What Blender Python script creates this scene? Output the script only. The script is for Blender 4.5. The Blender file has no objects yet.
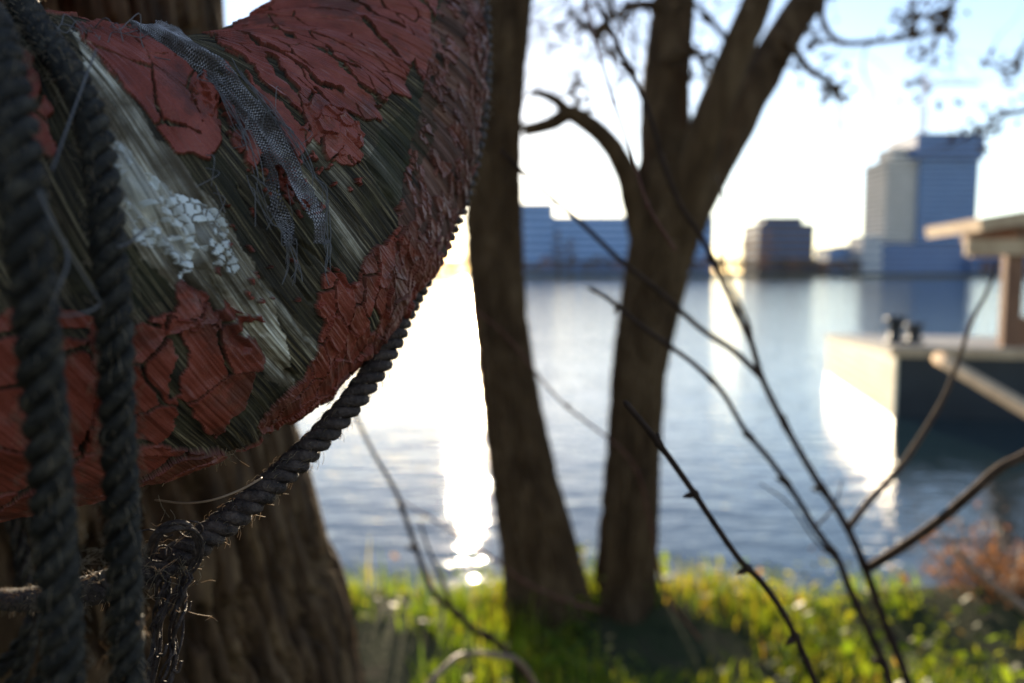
import bpy, math, random
import numpy as np
from mathutils import Vector
R = math.radians
rnd = random.Random(7)
rng = np.random.default_rng(11)
sc = bpy.context.scene
COL = sc.collection
F = 796.0
PITCH = R(5.0)
EYE = 2.05
HAZE = .00003
cp, sp = math.cos(PITCH), math.sin(PITCH)

# ------------------------------------------------------------------ basics
def c2w(p):
    """camera-aligned metres (x right, y forward, z up) to world metres"""
    p = np.atleast_2d(np.asarray(p, float))
    return np.stack([p[:, 0], p[:, 1]*cp + p[:, 2]*sp, -p[:, 1]*sp + p[:, 2]*cp + EYE], 1)

def at(px, py, d):
    """point at forward distance d seen at photo pixel px,py"""
    return c2w([((px-512)/F*d, d, -(py-341.5)/F*d)])[0]

def ats(L):
    return np.array([at(*p) for p in L])

def tag(o, label=None, cat=None, group=None, kind=None):
    if label: o['label'] = label
    if cat: o['category'] = cat
    if group: o['group'] = group
    if kind: o['kind'] = kind
    return o

def empty(name, loc, label=None, cat=None, group=None):
    o = bpy.data.objects.new(name, None)
    o.empty_display_size = 0.1
    o.location = tuple(loc)
    COL.objects.link(o)
    return tag(o, label, cat, group)

def link(name, me, mat=None, parent=None):
    o = bpy.data.objects.new(name, me)
    COL.objects.link(o)
    if mat is not None: me.materials.append(mat)
    if parent is not None:
        o.parent = parent
        # parts are written in world metres
        def wl(q):
            v = Vector(q.location)
            while q.parent is not None:
                q = q.parent; v += Vector(q.location)
            return v
        o.location = -wl(parent)
    return o

class MB:
    def __init__(s): s.v = []; s.f = []; s.n = 0
    def add(s, v, f):
        v = np.asarray(v, float).reshape(-1, 3)
        s.v.append(v)
        s.f.extend([tuple(int(i)+s.n for i in q) for q in f])
        s.n += len(v)
    def box(s, c, size, rz=0.0, ux=None):
        hx, hy, hz = [k/2 for k in size]
        V = np.array([(x, y, z) for x in (-hx, hx) for y in (-hy, hy) for z in (-hz, hz)])
        ca, sa = math.cos(rz), math.sin(rz)
        V = np.stack([V[:, 0]*ca-V[:, 1]*sa, V[:, 0]*sa+V[:, 1]*ca, V[:, 2]], 1) + np.array(c)
        s.add(V, [(0, 1, 3, 2), (4, 6, 7, 5), (0, 4, 5, 1), (2, 3, 7, 6), (0, 2, 6, 4), (1, 5, 7, 3)])
    def prism(s, poly, z0, z1):
        n = len(poly)
        V = [(x, y, z0) for x, y in poly] + [(x, y, z1) for x, y in poly]
        s.add(V, [tuple(range(n))[::-1], tuple(range(n, 2*n))] + [(i, (i+1) % n, n+(i+1) % n, n+i) for i in range(n)])
    def tube(s, P, rad, seg=8, cap=True):
        P = np.asarray(P, float); n = len(P)
        rad = np.broadcast_to(np.asarray(rad, float), (n,)) if np.ndim(rad) < 2 else rad
        T = np.gradient(P, axis=0); T /= np.maximum(np.linalg.norm(T, axis=1), 1e-9)[:, None]
        N = np.zeros_like(P)
        a = np.cross(T[0], [0.31, 0.22, 0.9]); a /= np.linalg.norm(a); N[0] = a
        for i in range(1, n):
            b = N[i-1]-T[i]*np.dot(N[i-1], T[i]); N[i] = b/max(np.linalg.norm(b), 1e-9)
        B = np.cross(T, N)
        A = np.linspace(0, 2*np.pi, seg, endpoint=False)
        r = rad[:, None] if rad.ndim == 1 else rad
        V = P[:, None, :] + (r*np.cos(A))[:, :, None]*N[:, None, :] + (r*np.sin(A))[:, :, None]*B[:, None, :]
        F_ = []
        for i in range(n-1):
            for j in range(seg):
                k = (j+1) % seg
                F_.append((i*seg+j, i*seg+k, (i+1)*seg+k, (i+1)*seg+j))
        if cap:
            F_.append(tuple(range(seg))[::-1]); F_.append(tuple((n-1)*seg+j for j in range(seg)))
        s.add(V, F_)
    def build(s, name, mat=None, parent=None, smooth=True):
        me = bpy.data.meshes.new(name)
        me.from_pydata(np.concatenate(s.v).tolist(), [], s.f)
        if smooth: me.polygons.foreach_set('use_smooth', [True]*len(me.polygons))
        me.update()
        return link(name, me, mat, parent)

def gridmesh(name, V, closed_u=False, closed_v=False, mat=None, parent=None, attrs=None, keep=None, smooth=True):
    nu, nv = V.shape[:2]
    iu = np.arange(nu if closed_u else nu-1); iv = np.arange(nv if closed_v else nv-1)
    I, J = np.meshgrid(iu, iv, indexing='ij')
    I2 = (I+1) % nu; J2 = (J+1) % nv
    q = np.stack([I*nv+J, I2*nv+J, I2*nv+J2, I*nv+J2], -1).reshape(-1, 4)
    if keep is not None: q = q[keep.reshape(-1)]
    me = bpy.data.meshes.new(name)
    me.vertices.add(nu*nv); me.vertices.foreach_set('co', V.reshape(-1).astype(np.float32))
    me.loops.add(len(q)*4); me.loops.foreach_set('vertex_index', q.reshape(-1).astype(np.int32))
    me.polygons.add(len(q))
    me.polygons.foreach_set('loop_start', np.arange(0, len(q)*4, 4, dtype=np.int32))
    me.update(calc_edges=True)
    me.polygons.foreach_set('use_smooth', np.full(len(q), smooth))
    for k, a in (attrs or {}).items():
        if a.ndim == 3:
            at_ = me.attributes.new(k, 'FLOAT_VECTOR', 'POINT'); at_.data.foreach_set('vector', a.reshape(-1).astype(np.float32))
        else:
            at_ = me.attributes.new(k, 'FLOAT', 'POINT'); at_.data.foreach_set('value', a.reshape(-1).astype(np.float32))
    me.update()
    return link(name, me, mat, parent)

def spline(P, n):
    """Catmull-Rom through the points, n samples"""
    P = np.asarray(P, float)
    if len(P) < 3:
        t = np.linspace(0, 1, n)[:, None]; return P[0]*(1-t)+P[-1]*t
    Q = np.vstack([2*P[0]-P[1], P, 2*P[-1]-P[-2]])
    L = np.r_[0, np.cumsum(np.linalg.norm(np.diff(P, axis=0), axis=1)**.7)]
    t = np.linspace(0, L[-1], n); k = np.clip(np.searchsorted(L, t, 'right')-1, 0, len(P)-2)
    u = ((t-L[k])/(L[k+1]-L[k]))[:, None]
    a, b, c, d = Q[k], Q[k+1], Q[k+2], Q[k+3]
    return .5*(2*b+(c-a)*u+(2*a-5*b+4*c-d)*u**2+(3*b-a-3*c+d)*u**3)

# ------------------------------------------------------------------ numpy noise
def h2(i, j, s):
    i = i.astype(np.int64); j = j.astype(np.int64)
    n = (i*374761393 + j*668265263 + s*982451653) & 0x7fffffff
    n = ((n ^ (n >> 13))*1274126177) & 0x7fffffff
    n = ((n ^ (n >> 16))*668265263) & 0x7fffffff
    return ((n ^ (n >> 15)) & 0xffffff)/float(0xffffff)
def vn(x, y, s=0):
    i = np.floor(x); j = np.floor(y); a = x-i; b = y-j
    a = a*a*(3-2*a); b = b*b*(3-2*b)
    return (h2(i, j, s)*(1-a)+h2(i+1, j, s)*a)*(1-b)+(h2(i, j+1, s)*(1-a)+h2(i+1, j+1, s)*a)*b
def fbm(x, y, s=0, o=4, g=.5):
    r = 0; w = 1; t = 0
    for k in range(o):
        r = r+w*vn(x*2**k+k*17.3, y*2**k-k*9.1, s+k); t += w; w *= g
    return r/t
def worley(x, y, s=0):
    i0 = np.floor(x); j0 = np.floor(y)
    f1 = np.full(x.shape, 9.); f2 = np.full(x.shape, 9.); cid = np.zeros(x.shape); dx = np.zeros(x.shape); dy = np.zeros(x.shape)
    for a in (-1, 0, 1):
        for b in (-1, 0, 1):
            i = i0+a; j = j0+b
            X = x-(i+h2(i, j, s)); Y = y-(j+h2(i, j, s+5))
            d = np.sqrt(X*X+Y*Y)
            m = d < f1
            f2 = np.where(m, f1, np.minimum(f2, d))
            cid = np.where(m, h2(i, j, s+9), cid); dx = np.where(m, X, dx); dy = np.where(m, Y, dy)
            f1 = np.where(m, d, f1)
    return f1, f2, cid, dx, dy
def ss(a, b, x):
    t = np.clip((x-a)/(b-a), 0, 1); return t*t*(3-2*t)

# ------------------------------------------------------------------ materials
def new_mat(name):
    m = bpy.data.materials.new(name); m.use_nodes = True
    nt = m.node_tree; b = nt.nodes['Principled BSDF']
    return m, nt, b
def nd(nt, t, **kw):
    n = nt.nodes.new(t)
    for k, v in kw.items():
        if k in n.inputs.keys(): n.inputs[k].default_value = v
        else: setattr(n, k, v)
    return n
def ramp(nt, fac, stops):
    r = nt.nodes.new('ShaderNodeValToRGB'); e = r.color_ramp.elements
    while len(e) < len(stops): e.new(0.5)
    for k, (p, c) in enumerate(stops):
        e[k].position = p; e[k].color = tuple(c)+(1,)
    nt.links.new(fac, r.inputs[0]); return r.outputs[0]
def mat(name, cols, scale=8, rough=.8, bump=.3, bscale=None, stretch=(1, 1, 1), metal=0, detail=6, bdist=.01, coords='Object', spec=.5, trans=0):
    m, nt, b = new_mat(name)
    tc = nd(nt, 'ShaderNodeTexCoord'); mp = nd(nt, 'ShaderNodeMapping'); mp.inputs['Scale'].default_value = stretch
    nt.links.new(tc.outputs[coords], mp.inputs[0])
    n = nd(nt, 'ShaderNodeTexNoise', Scale=scale, Detail=detail, Roughness=.6); nt.links.new(mp.outputs[0], n.inputs['Vector'])
    k = len(cols)
    c = ramp(nt, n.outputs[0], [(.3+.4*i/max(k-1, 1), cols[i]) for i in range(k)])
    nt.links.new(c, b.inputs['Base Color'])
    b.inputs['Roughness'].default_value = rough; b.inputs['Metallic'].default_value = metal
    b.inputs['Specular IOR Level'].default_value = spec
    if bump:
        n2 = nd(nt, 'ShaderNodeTexNoise', Scale=bscale or scale*3, Detail=5); nt.links.new(mp.outputs[0], n2.inputs['Vector'])
        bp = nd(nt, 'ShaderNodeBump', Strength=bump, Distance=bdist); nt.links.new(n2.outputs[0], bp.inputs['Height'])
        nt.links.new(bp.outputs[0], b.inputs['Normal'])
    if trans:
        tr = nd(nt, 'ShaderNodeBsdfTranslucent'); nt.links.new(c, tr.inputs[0])
        mx = nd(nt, 'ShaderNodeMixShader'); mx.inputs[0].default_value = trans
        nt.links.new(b.outputs[0], mx.inputs[1]); nt.links.new(tr.outputs[0], mx.inputs[2])
        nt.links.new(mx.outputs[0], nt.nodes['Material Output'].inputs[0])
    return m

M = {}
M['bark'] = mat('bark', [(.035, .019, .009), (.08, .045, .021), (.14, .085, .042)], 14, .95, .6, 30, (1, 1, .25), bdist=.02, spec=.15)
M['nearbark'] = mat('furrowed_bark', [(.02, .011, .006), (.085, .048, .024), (.21, .13, .065)], 30, .95, .8, 90, (1, 1, .3), bdist=.004, spec=.15)
M['twig'] = mat('twig_bark', [(.025, .015, .011), (.065, .038, .027)], 60, .85, .3, 160, bdist=.002, spec=.12)
M['twigred'] = mat('red_twig_bark', [(.09, .035, .026), (.16, .07, .045)], 60, .8, .3, 160, bdist=.002, spec=.15)
M['twigbrown'] = mat('brown_twig_bark', [(.05, .028, .016), (.13, .075, .045)], 60, .8, .3, 160, bdist=.002, spec=.15)
M['twigtan'] = mat('tan_twig_bark', [(.2, .12, .07), (.32, .2, .12)], 60, .5, .3, 160, bdist=.002, spec=.4)
M['ropedark'] = mat('tarry_rope_fibre', [(.006, .005, .004), (.024, .019, .014), (.07, .056, .038)], 260, .6, .8, 900, (1, 1, 1), bdist=.0015, spec=.25)
M['ropebrown'] = mat('brown_rope_fibre', [(.018, .012, .010), (.052, .034, .028), (.11, .075, .058)], 260, .65, .8, 900, (1, 1, 1), bdist=.0015, spec=.25)
M['fibre'] = mat('loose_fibre', [(.3, .22, .14), (.5, .38, .25)], 100, .6, 0, trans=.6)
M['thread'] = mat('pale_blue_thread', [(.13, .115, .115), (.24, .22, .22)], 100, .6, 0, trans=.3)
M['ground'] = mat('bank_soil', [(.02, .026, .012), (.045, .05, .02), (.07, .055, .03)], 9, .95, .6, 40, bdist=.02, spec=.1)
M['far_land'] = mat('far_bank', [(.05, .045, .03), (.09, .08, .05)], .2, .95, 0)

# ------------------------------------------------------------------ camera, light, sky
cam = bpy.data.cameras.new('camera'); camo = bpy.data.objects.new('camera', cam); COL.objects.link(camo)
camo.location = (0, 0, EYE); camo.rotation_euler = (R(90)-PITCH, 0, 0)
cam.sensor_width = 36; cam.lens = F*36/1024; cam.clip_start = .01; cam.clip_end = 6000
cam.dof.use_dof = True; cam.dof.focus_distance = .268; cam.dof.aperture_fstop = 7.2
sc.camera = camo
SUN_EL, SUN_AZ = R(9.2), R(-3.2)       # azimuth measured from +Y towards +X
w = bpy.data.worlds.new('World'); sc.world = w; w.use_nodes = True
nt = w.node_tree; bg = nt.nodes['Background']
sky = nt.nodes.new('ShaderNodeTexSky'); sky.sky_type = 'NISHITA'; sky.sun_disc = False
sky.sun_elevation = SUN_EL; sky.sun_rotation = SUN_AZ; sky.air_density = .8; sky.dust_density = .12; sky.ozone_density = .7
hs = nt.nodes.new('ShaderNodeHueSaturation'); hs.inputs['Saturation'].default_value = 1.0; nt.links.new(sky.outputs[0], hs.inputs['Color']); tn_ = nt.nodes.new('ShaderNodeMix'); tn_.data_type = 'RGBA'; tn_.blend_type = 'MULTIPLY'; tn_.inputs[0].default_value = 1; tn_.inputs[7].default_value = (.97, .96, 1.04, 1); nt.links.new(hs.outputs[0], tn_.inputs[6]); nt.links.new(tn_.outputs[2], bg.inputs[0]); bg.inputs[1].default_value = .15
sun = bpy.data.lights.new('sun', 'SUN'); sun.energy = 5; sun.angle = R(.5); sun.color = (1, .82, .58)
suno = bpy.data.objects.new('sun', sun); COL.objects.link(suno)
sd = Vector((math.sin(SUN_AZ)*math.cos(SUN_EL), math.cos(SUN_AZ)*math.cos(SUN_EL), math.sin(SUN_EL)))
suno.rotation_euler = sd.to_track_quat('Z', 'Y').to_euler(); suno.location = (0, 0, 30)
sc.view_settings.view_transform = 'Standard'; sc.view_settings.look = 'None'
sc.view_settings.exposure = 1.08; sc.view_settings.gamma = 1
sc.cycles.use_denoising = True
sc.cycles.max_bounces = 6; sc.cycles.diffuse_bounces = 3; sc.cycles.glossy_bounces = 3; sc.cycles.transmission_bounces = 3
sc.cycles.volume_bounces = 0
sc.cycles.sample_clamp_indirect = 8; sc.cycles.sample_clamp_direct = 0

# ================================================================== LIFEBUOY
Q = np.array([-0.2567, 0.3626, 0.1777, -0.7831, 1.1105, 0.2135, -0.0264, 0.0447, 0.0072, -0.0001, -0.0009, 0.0004, -0.0176, -0.0298, 0.0218, -0.041, -0.0236, -0.0139, -0.0027, -0.0003, -0.0006, -0.0026, -0.0157, -0.0463, 0.0046, 0.0382, -0.02, -0.0162, -0.002, 0.0001, 0.0011, -0.0005, 0.0049, 0.02, 0.02, 0.0092])
def buoy_axis(T):
    K = 10; kt = np.arange(K)*2*np.pi/K
    W = np.exp(3.5*(np.cos(T[:, None]-kt[None])-1)); W /= W.sum(1)[:, None]
    th, ph = Q[3], Q[4]
    n_ = np.array([np.sin(th)*np.cos(ph), np.cos(th), np.sin(th)*np.sin(ph)])
    a = np.cross(n_, [0, 0, 1.]); a /= np.linalg.norm(a); b = np.cross(a, n_)
    rad = np.outer(np.cos(T), a)+np.outer(np.sin(T), b)
    P = Q[:3]+(Q[5]+W@Q[6:16])[:, None]*rad+(W@Q[16:26])[:, None]*n_
    return P, .062+W@Q[26:36], rad, n_
def buoy_frame(T):
    P, r, rad, n_ = buoy_axis(T)
    P2 = buoy_axis(T+1e-3)[0]; P1 = buoy_axis(T-1e-3)[0]
    t = P2-P1; t /= np.linalg.norm(t, axis=1)[:, None]
    e1 = rad-t*(rad*t).sum(1)[:, None]; e1 /= np.linalg.norm(e1, axis=1)[:, None]
    e2 = np.cross(t, e1)
    return P, r, e1, e2, t
def buoy_surf(T, PH, h=0.0):
    P, r, e1, e2, t = buoy_frame(T)
    n = np.cos(PH)[..., None]*e1[:, None, :]+np.sin(PH)[..., None]*e2[:, None, :]
    return P[:, None, :]+(r[:, None]+h)[..., None]*n, n
D2 = np.pi*2/360
T_a, T_b = 262*D2, 376*D2
NU, NV = 1050, 1200
Td = np.linspace(T_a, T_b, NU); Tc = np.linspace(T_b, T_a+2*np.pi, 150)[1:-1]
Tall = np.r_[Td, Tc]
PHI = np.linspace(0, 2*np.pi, NV, endpoint=False)
TT, PP = np.meshgrid(Tall, PHI, indexing='ij')
Pax = buoy_axis(Tall)[0]
seg = np.linalg.norm(np.diff(Pax, axis=0), axis=1); ARC = np.r_[0, np.cumsum(seg)]
U = np.repeat(ARC[:, None], NV, 1); Vv = PP*.07
# pixel -> chart (nearest facing sample of a coarse lattice)
cT = Td[::3]; cP = PHI[::3]
CT, CP = np.meshgrid(cT, cP, indexing='ij')
S0, N0 = buoy_surf(cT, CP)
face = (S0*N0).sum(-1) < 0
SX = 512+F*S0[..., 0]/S0[..., 1]; SY = 341.5-F*S0[..., 2]/S0[..., 1]
cU = np.repeat(ARC[:NU:3][:, None], len(cP), 1); cV = CP*.07
idx = np.where(face.reshape(-1))[0]
fx, fy = SX.reshape(-1)[idx], SY.reshape(-1)[idx]; fd = S0[..., 1].reshape(-1)[idx]
fu, fv = cU.reshape(-1)[idx], cV.reshape(-1)[idx]
ft, fp = CT.reshape(-1)[idx], CP.reshape(-1)[idx]
PV0 = None
def pick(px, py):
    d = (fx-px)**2+(fy-py)**2
    k = np.argmin(d+np.where(d < 9, fd*40, 0))
    return k
kc = pick(230, 270); VC = fv[kc]         # chart centre in v; unwrap around it
def wrapv(v): return (v-VC+.07*np.pi) % (.07*2*np.pi)-.07*np.pi
Vw = wrapv(Vv)
def uv(px, py):
    k = pick(px, py); return fu[k], wrapv(fv[k])
def poly_uv(L): return np.array([uv(*p) for p in L])
def inside(poly, X, Y):
    r = np.zeros(X.shape, bool); n = len(poly)
    x0, y0 = poly.min(0); x1, y1 = poly.max(0)
    box = (X >= x0) & (X <= x1) & (Y >= y0) & (Y <= y1)
    xs, ys = X[box], Y[box]; q = np.zeros(xs.shape, bool)
    for i in range(n):
        a, b = poly[i], poly[(i+1) % n]
        if a[1] == b[1]: continue
        c = ((ys < a[1]) != (ys < b[1])) & (xs < (b[0]-a[0])*(ys-a[1])/(b[1]-a[1])+a[0])
        q ^= c
    r[box] = q; return r
def dline(L, X, Y):
    L = poly_uv(L); d = np.full(X.shape, 1.)
    m = .012
    for a, b in zip(L[:-1], L[1:]):
        box = (X > min(a[0], b[0])-m) & (X < max(a[0], b[0])+m) & (Y > min(a[1], b[1])-m) & (Y < max(a[1], b[1])+m)
        xs, ys = X[box], Y[box]; e = b-a; t = np.clip(((xs-a[0])*e[0]+(ys-a[1])*e[1])/max((e**2).sum(), 1e-12), 0, 1)
        d[box] = np.minimum(d[box], np.hypot(xs-a[0]-t*e[0], ys-a[1]-t*e[1]))
    return d
# warped chart for ragged edges
wx = (fbm(U*160, Vw*160, 3, 4, .6)-.5)*.0045; wy = (fbm(U*160+40, Vw*160, 8, 4, .6)-.5)*.0045
WU, WV = U+wx, Vw+wy
SU = U+(fbm(U*70, Vw*70, 13, 2)-.5)*.006+wx*.25; SV = Vw+(fbm(U*70+9, Vw*70, 18, 2)-.5)*.006+wy*.25
# grain direction (across the tube), measured on the photo
g0 = np.array(uv(180, 165)); g1 = np.array(uv(300, 335)); gd = (g1-g0)/np.linalg.norm(g1-g0)
GA = U*gd[0]+Vw*gd[1]; GP = -U*gd[1]+Vw*gd[0]
bend = (fbm(U*14, Vw*14, 21, 2)-.5)*.012
GPb = GP+bend
# ---- bare canvas / wood under the paint
gr1 = fbm(GPb*1300, GA*26, 31, 4, .65); gr2 = fbm(GPb*260, GA*9, 35, 3, .55); gr3 = fbm(GPb*90, GA*5, 39, 2)
base = (gr1-.5)*.0011+(gr2-.5)*.0024+(gr3-.5)*.004
cut = np.zeros_like(U)
for L, wd, dp in [([(112, 175), (150, 215), (195, 265), (240, 320), (268, 352), (290, 378)], .0011, .0035),
                  ([(150, 180), (180, 222), (225, 280), (262, 335)], .0006, .0018),
                  ([(130, 205), (160, 250), (205, 300), (245, 345)], .0009, .0022),
                  ([(200, 200), (240, 255), (285, 310), (305, 335)], .0007, .0018),
                  ([(235, 190), (270, 245), (310, 300)], .0006, .0015),
                  ([(300, 240), (325, 262), (345, 285)], .0006, .0015),
                  ([(345, 135), (375, 175), (395, 210)], .0012, .002),
                  ([(268, 205), (290, 240), (312, 268)], .0005, .0013),
                  ([(320, 170), (345, 205), (362, 235)], .0006, .0013)]:
    d = dline(L, U+wx*.3, Vw+wy*.3); base -= dp*np.exp(-(d/wd)**2); cut = np.maximum(cut, np.exp(-(d/wd)**2))
# pale weathered band + chalky crackle left on it
chalkp = poly_uv([(70, 30), (98, 55), (135, 108), (165, 150), (198, 185), (240, 235), (262, 290), (280, 340), (290, 392), (262, 372), (225, 330), (180, 290), (145, 255), (118, 215), (100, 160), (85, 95)])
cid0 = 0
band = inside(chalkp, WU*1.0, WV)
flk = poly_uv([(104, 128), (122, 142), (150, 178), (175, 195), (215, 212), (238, 255), (232, 272), (205, 262), (195, 285), (165, 250), (138, 238), (118, 200)])
f1, f2, cid, dx, dy = worley(U*420, Vw*420, 51)
cid0 = worley(U*420, Vw*420, 51)[2]
bandpts = inside(flk, WU*.4+U*.6+wx*1.5, WV) & (f2-f1 > .07+.18*fbm(U*200, Vw*200, 57, 2)) & (cid*.6+fbm(U*110, Vw*110, 55, 3)*1.2 > .74)
pale2 = np.maximum.reduce([ss(.013, .002, dline(L, U, Vw)) for L in
        [[(360, 128), (385, 158), (405, 192)], [(300, 178), (322, 215), (342, 250)], [(318, 160), (335, 185)], [(265, 300), (300, 352)]]])
# ---- paint layer
paint = np.zeros_like(U); ph_ = np.zeros_like(U); worn = np.zeros_like(U)
sheets = [
 ([(76, 30), (100, 27), (140, 33), (165, 46), (182, 60), (200, 84), (215, 108), (219, 150), (206, 166), (196, 158), (186, 154), (176, 160), (168, 146), (160, 130), (140, 108), (120, 92), (105, 76), (90, 52)], 95, .035, .0011),
 ([(200, 40), (222, 28), (245, 14), (272, -12), (440, -12), (434, 25), (432, 50), (428, 62), (424, 79), (418, 68), (409, 58), (408, 85), (411, 104), (396, 98), (386, 105), (376, 108), (378, 120), (362, 118), (346, 110), (350, 126), (362, 136), (352, 165), (345, 162), (333, 154), (325, 146), (316, 132), (307, 152), (296, 160), (286, 134), (275, 120), (262, 105), (250, 90), (238, 72), (222, 60)], 60, .03, .0012),
]
cr = [([(213, 50), (240, 66), (262, 90), (281, 110), (302, 132)], .0016), ([(236, 38), (262, 46), (287, 62), (320, 84), (340, 96)], .0014),
      ([(258, 26), (300, 38), (332, 58), (362, 88), (384, 106)], .0017), ([(305, 10), (345, 15), (376, 32), (402, 56), (410, 76)], .0017),
      ([(352, 0), (381, 18), (402, 32)], .0014), ([(411, -4), (432, 24)], .0016), ([(272, 62), (276, 84), (290, 96)], .0022),
      ([(228, 80), (250, 100), (268, 128), (285, 150)], .0013), ([(330, 50), (336, 62), (356, 74)], .0012), ([(185, 62), (150, 60)], .0001)]
crk = np.full(U.shape, 99.)
for L, wd in cr:
    crk = np.minimum(crk, dline(L, WU, WV)/wd)
def lay(mask, h, cell=None, gap=.06, drop=0.0, curl=.0007, seed=0, ax=(1, 1), hv=.0006, tilt=1.0):
    """adds one layer of flaking paint: cells with lifted edges, gaps between them"""
    global paint, ph_
    if cell:
        f1, f2, cid, dx, dy = worley(SU/cell*ax[0], SV/cell*ax[1], seed)
        e = f2-f1
        m = mask & (e > gap) & (cid > drop)
        hh = h+(h2(np.floor(cid*4096), np.floor(cid*911), seed+1)-.5)*hv*2 + curl*ss(.45, gap, e) \
            + (dx*(h2(np.floor(cid*1000), np.floor(cid*77), seed+2)-.5)+dy*(h2(np.floor(cid*1000), np.floor(cid*77), seed+3)-.5))*.0018*tilt
    else:
        m = mask; hh = h
    hh = np.where(m, hh, 0); ph_ = np.maximum(ph_, hh); paint = np.maximum(paint, m*1.0)
for L, sc_, _, h in sheets:
    p = poly_uv(L)
    m = inside(p, SU*.5+WU*.5, SV*.5+WV*.5) & (crk > 1)
    swell = (fbm(GP*sc_, GA*sc_*.35, 61, 3)-.5)*.0024
    f1, f2, _c, _x, _y = worley(SU*95+3, SV*45, 64); fc = ((f2-f1) < .035) & (fbm(U*45, Vw*45, 66, 2) > .5)
    lay(m & ~fc, h*.75+.0005*ss(2.6, 1, crk)+swell+.0005*(fbm(GPb*240, GA*30, 67, 2)-.5)+.0004)
# crackled fields
def P(L): return inside(poly_uv(L), WU, WV)
lay(P([(300, 110), (345, 108), (352, 126), (362, 136), (354, 166), (330, 158), (310, 140)]), .0014, .006, .10, .12, seed=71)
C1 = P([(86, 322), (125, 330), (150, 315), (172, 306), (177, 287), (189, 277), (200, 290), (212, 312), (225, 300), (249, 318), (240, 330), (263, 354), (256, 366), (250, 395), (240, 405), (226, 410), (213, 433), (196, 422), (189, 402), (178, 394), (165, 430), (150, 441), (130, 424), (86, 445)])
chan = dline([(170, 318), (181, 345), (178, 372), (166, 392)], WU, WV)
lay(C1 & (chan > .0012), .0009, .0175, .045, 0, curl=.0008, seed=73, hv=.0004)
lay(P([(160, 285), (215, 285), (215, 330), (160, 330)]) & C1, .0013, .0062, .05, .08, seed=74)
lay(P([(40, 300), (112, 322), (118, 500), (40, 520), (-30, 520), (-30, 330)]), .0012, .02, .05, .06, seed=75)
lay(P([(118, 448), (160, 438), (215, 440), (224, 455), (233, 463), (212, 480), (160, 492), (90, 506)]), .0014, .014, .06, .05, seed=76)
lay(P([(0, 55), (28, 58), (46, 118), (54, 158), (20, 158), (-10, 150)]), .0014, .02, .05, .1, seed=77)
Dm = P([(314, 300), (321, 275), (332, 270), (342, 288), (355, 285), (362, 268), (372, 250), (390, 238), (400, 225), (430, 240), (440, 250), (408, 306), (372, 346), (336, 386), (300, 414), (270, 428), (255, 424), (278, 392), (300, 370), (312, 345), (322, 322)])
lay(Dm, .0009, .0085, .05, .10, seed=78, ax=(1.6, .6), curl=.0007, hv=.0007, tilt=.5)
lay(Dm, .0017, .011, .16, .6, seed=79, ax=(1.5, .7), curl=.0006, tilt=.4)
edge_w = P([(430, 30), (445, -20), (480, -20), (492, 60), (486, 140), (470, 190), (440, 250), (400, 240), (395, 215), (402, 180), (420, 130), (425, 90)])
lay(edge_w & (fbm(U*120, Vw*120, 81, 4) > .44), .0008, .007, .10, .25, seed=82, ax=(1.5, .7), hv=.0004, curl=.0004)
worn = np.maximum(worn, edge_w*1.0); worn = np.maximum(worn, Dm*(.75*ss(.42, .6, fbm(U*60, Vw*60, 83, 3))))
# lone flakes beside the gauze and on the bare band
for k in range(125):
    a = rnd.random()
    if k < 90: cx, cy = 196+a*110+rnd.gauss(0, 9), 92+a*112+rnd.gauss(0, 13)
    elif k < 112: cx, cy = 245+rnd.gauss(0, 34), 265+rnd.gauss(0, 34)
    else: cx, cy = 330+rnd.gauss(0, 14), 190+rnd.gauss(0, 40)
    s = rnd.uniform(2, 6.5)*(1 if k < 90 else .6); an = rnd.uniform(.6, 1.5); n = rnd.randint(5, 8)
    L = []
    for q in range(n):
        t = q/n*2*math.pi; rr = s*rnd.uniform(.65, 1.15)
        x, y = math.cos(t)*rr*.55, math.sin(t)*rr*1.4
        L.append((cx+x*math.cos(an-1.57)-y*math.sin(an-1.57), cy+x*math.sin(an-1.57)+y*math.cos(an-1.57)))
    try:
        m = inside(poly_uv(L), U+wx*.3, Vw+wy*.3); lay(m, rnd.uniform(.001, .0024))
    except Exception: pass
lay(P([(243, 140), (253, 142), (256, 160), (254, 174), (246, 166)]), .0022)
# generic flaking everywhere the photograph does not show
unseen = np.ones(U.shape, bool); unseen[:NU] = False
s_, n_ = buoy_surf(Td, PP[:NU]); back = (s_*n_).sum(-1) > .0015
unseen[:NU] = back
redzone = np.sin(U*11+.5) > -.25
far = unseen & redzone & (fbm(U*20, Vw*20, 91, 3) > .38)
lay(far, .0011, .014, .05, .1, seed=92)
H = base+ph_+bandpts*(.00025+.0003*cid0)+(fbm(U*700, Vw*700, 95, 2)-.5)*.0002*(1-paint)+(fbm(U*9, Vw*9, 97, 2)-.5)*.005
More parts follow.
